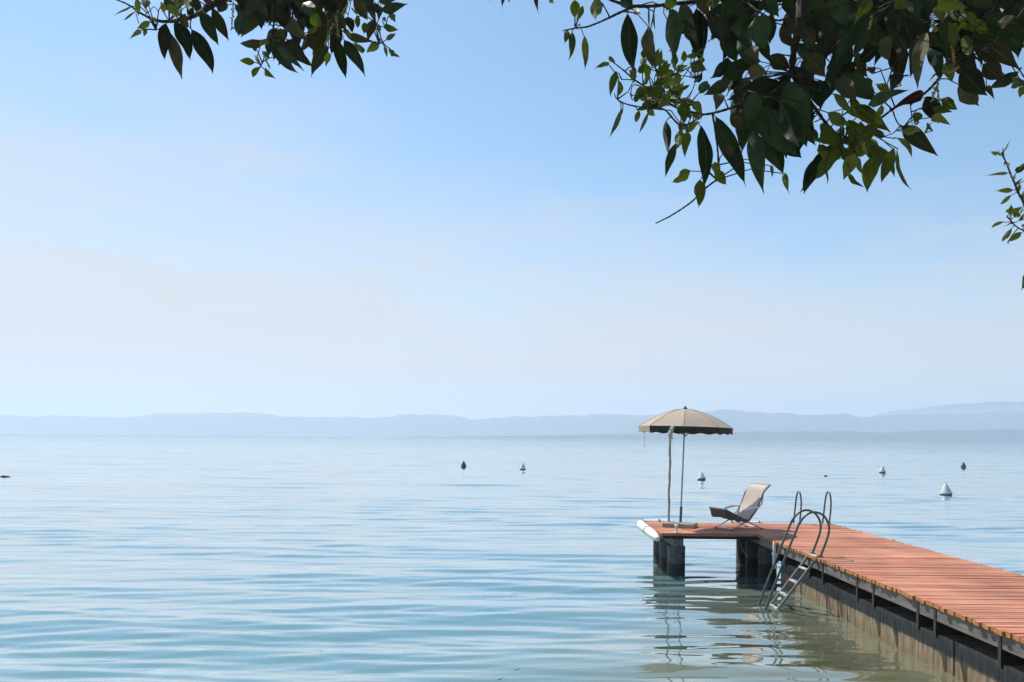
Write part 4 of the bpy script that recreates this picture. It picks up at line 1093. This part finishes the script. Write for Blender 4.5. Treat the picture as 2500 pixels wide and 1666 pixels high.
# the rest of the crown, above and behind the frame: it is what shades the branches below
cg = random.Random(99); cm = MB()
def simple_leaf(b, c, d, s, L, W):
    n = d.cross(s).normalized()
    vs = [c, c + d*L*.35 + s*W/2 + n*W*.1, c + d*L*.7 + s*W*.34 + n*W*.05, c + d*L, c + d*L*.7 - s*W*.34 + n*W*.05, c + d*L*.35 - s*W/2 + n*W*.1, c + d*L*.5 - n*W*.05]
    LEAF_ID[0] += 1
    o = len(b.v)
    b.add(vs, [(0,1,6),(1,2,6),(2,3,6),(3,4,6),(4,5,6),(5,0,6)], cg.choice((0, 0, 0, 1)), [(LEAF_ID[0] + .5, .5)]*7)
n_ = 0
while n_ < 5200:
    x, y, z = cg.uniform(-3.6, 4.6), cg.uniform(-3.8, 3.6), cg.uniform(3.3, 7.2)
    e = ((x - .6)/4.0)**2 + ((y + .1)/3.7)**2 + ((z - 5.0)/2.1)**2
    if e > 1 or cg.random() > .35 + .65*e: continue
    if z < 2.54 + .66*max(y, 0) + .42 and y > -.6: continue
    if y <= -.6 and z < 3.5: continue
    d = Vector((cg.gauss(0, .6), cg.gauss(0, .6), -1 + cg.gauss(0, .4))).normalized()
    s = d.cross(Vector((cg.gauss(0, 1), cg.gauss(0, 1), cg.gauss(0, 1)))).normalized()
    simple_leaf(cm, Vector((x, y, z)), d, s, cg.uniform(.14, .22), cg.uniform(.07, .11)); n_ += 1
cm.build('crown', LM, tree)

# upright shoot at the right edge
shoot = thing('young_shoot', 'thin upright leafy shoot rising at the right edge of the photo', 'sapling', pix(2560, 760, 2.3))
sh_leaves = [(215,212,138,190,36,'G'),(258,195,318,66,13,'G'),(302,385,93,412,30,'G'),(245,220,205,160,20,'G'),(255,200,245,150,10,'G'),(378,380,470,285,62,'G'),(370,488,442,425,22,'G'),(385,560,422,468,45,'G'),
 (350,540,183,550,46,'G'),(332,585,226,672,38,'G'),(325,770,328,668,45,'G'),(345,760,425,690,50,'G'),(330,740,285,720,40,'G'),(360,790,395,720,50,'Y'),(272,828,147,897,28,'G'),(332,845,258,888,13,'G'),(337,885,242,1003,44,'G'),
 (425,925,297,1012,60,'G'),(300,1005,302,1042,14,'G'),(472,1335,424,1462,62,'D'),(460,1300,470,1420,50,'D'),(285,290,312,320,24,'G'),(265,290,262,318,20,'G'),(345,430,362,400,16,'G'),(430,640,440,540,30,'G'),(410,820,450,740,30,'G'),
 (400,760,385,790,26,'G'),(430,870,470,850,26,'G'),(290,782,285,770,18,'G'),(440,460,500,455,22,'G'),(450,900,520,930,50,'G'),(480,700,560,640,50,'G'),(500,760,580,800,50,'G')]
sh_br = [([(640,1650),(560,1100),(500,800),(448,655),(395,560),(360,470),(320,380),(295,310),(268,250),(245,195)], 14, 5), ([(560,1100),(500,940),(448,910),(390,880),(345,840),(310,800),(288,780)], 8, 4), ([(448,655),(430,720),(400,760)], 4, 3), ([(500,860),(440,800),(400,750)], 5, 4), ([(600,1400),(540,1360),(470,1300)], 5, 3),
 ([(360,470),(355,420),(378,380)], 3, 2.5), ([(600,1350),(800,1900),(900,2300)], 14, 20)]
sb_, _ = crown_section(c3, 2.3, sh_br, sh_leaves, M['twig'], 'shoot', 31, wood_name='stem', parent=shoot, spread=.06)

# pale flecks of seed fluff drifting along the pier wall
fg = random.Random(41); b = MB()
for _ in range(170):
    y = fg.uniform(6.2, 12.4); x = 4.7 - abs(fg.gauss(0, .55)) - .06
    c = Vector((x, y, .006 + fg.uniform(0, .006))); r = fg.uniform(.004, .011); k = fg.randint(4, 6); a0 = fg.uniform(0, 6)
    ring = [c + Vector((math.cos(a0 + 6.283*i/k)*r*fg.uniform(.6, 1.3), math.sin(a0 + 6.283*i/k)*r*fg.uniform(.4, .9), 0)) for i in range(k)]
    top = [p + (c - p)*.3 + Vector((0, 0, r*.35)) for p in ring]
    b.add(ring + top, [tuple(range(k-1, -1, -1)), tuple(range(k, 2*k))] + [(i, (i+1) % k, k + (i+1) % k, k + i) for i in range(k)])
o = b.build('seed_fluff', M['rope']); o['kind'] = 'stuff'; o['label'] = 'pale seed fluff drifting on the water beside the pier wall'
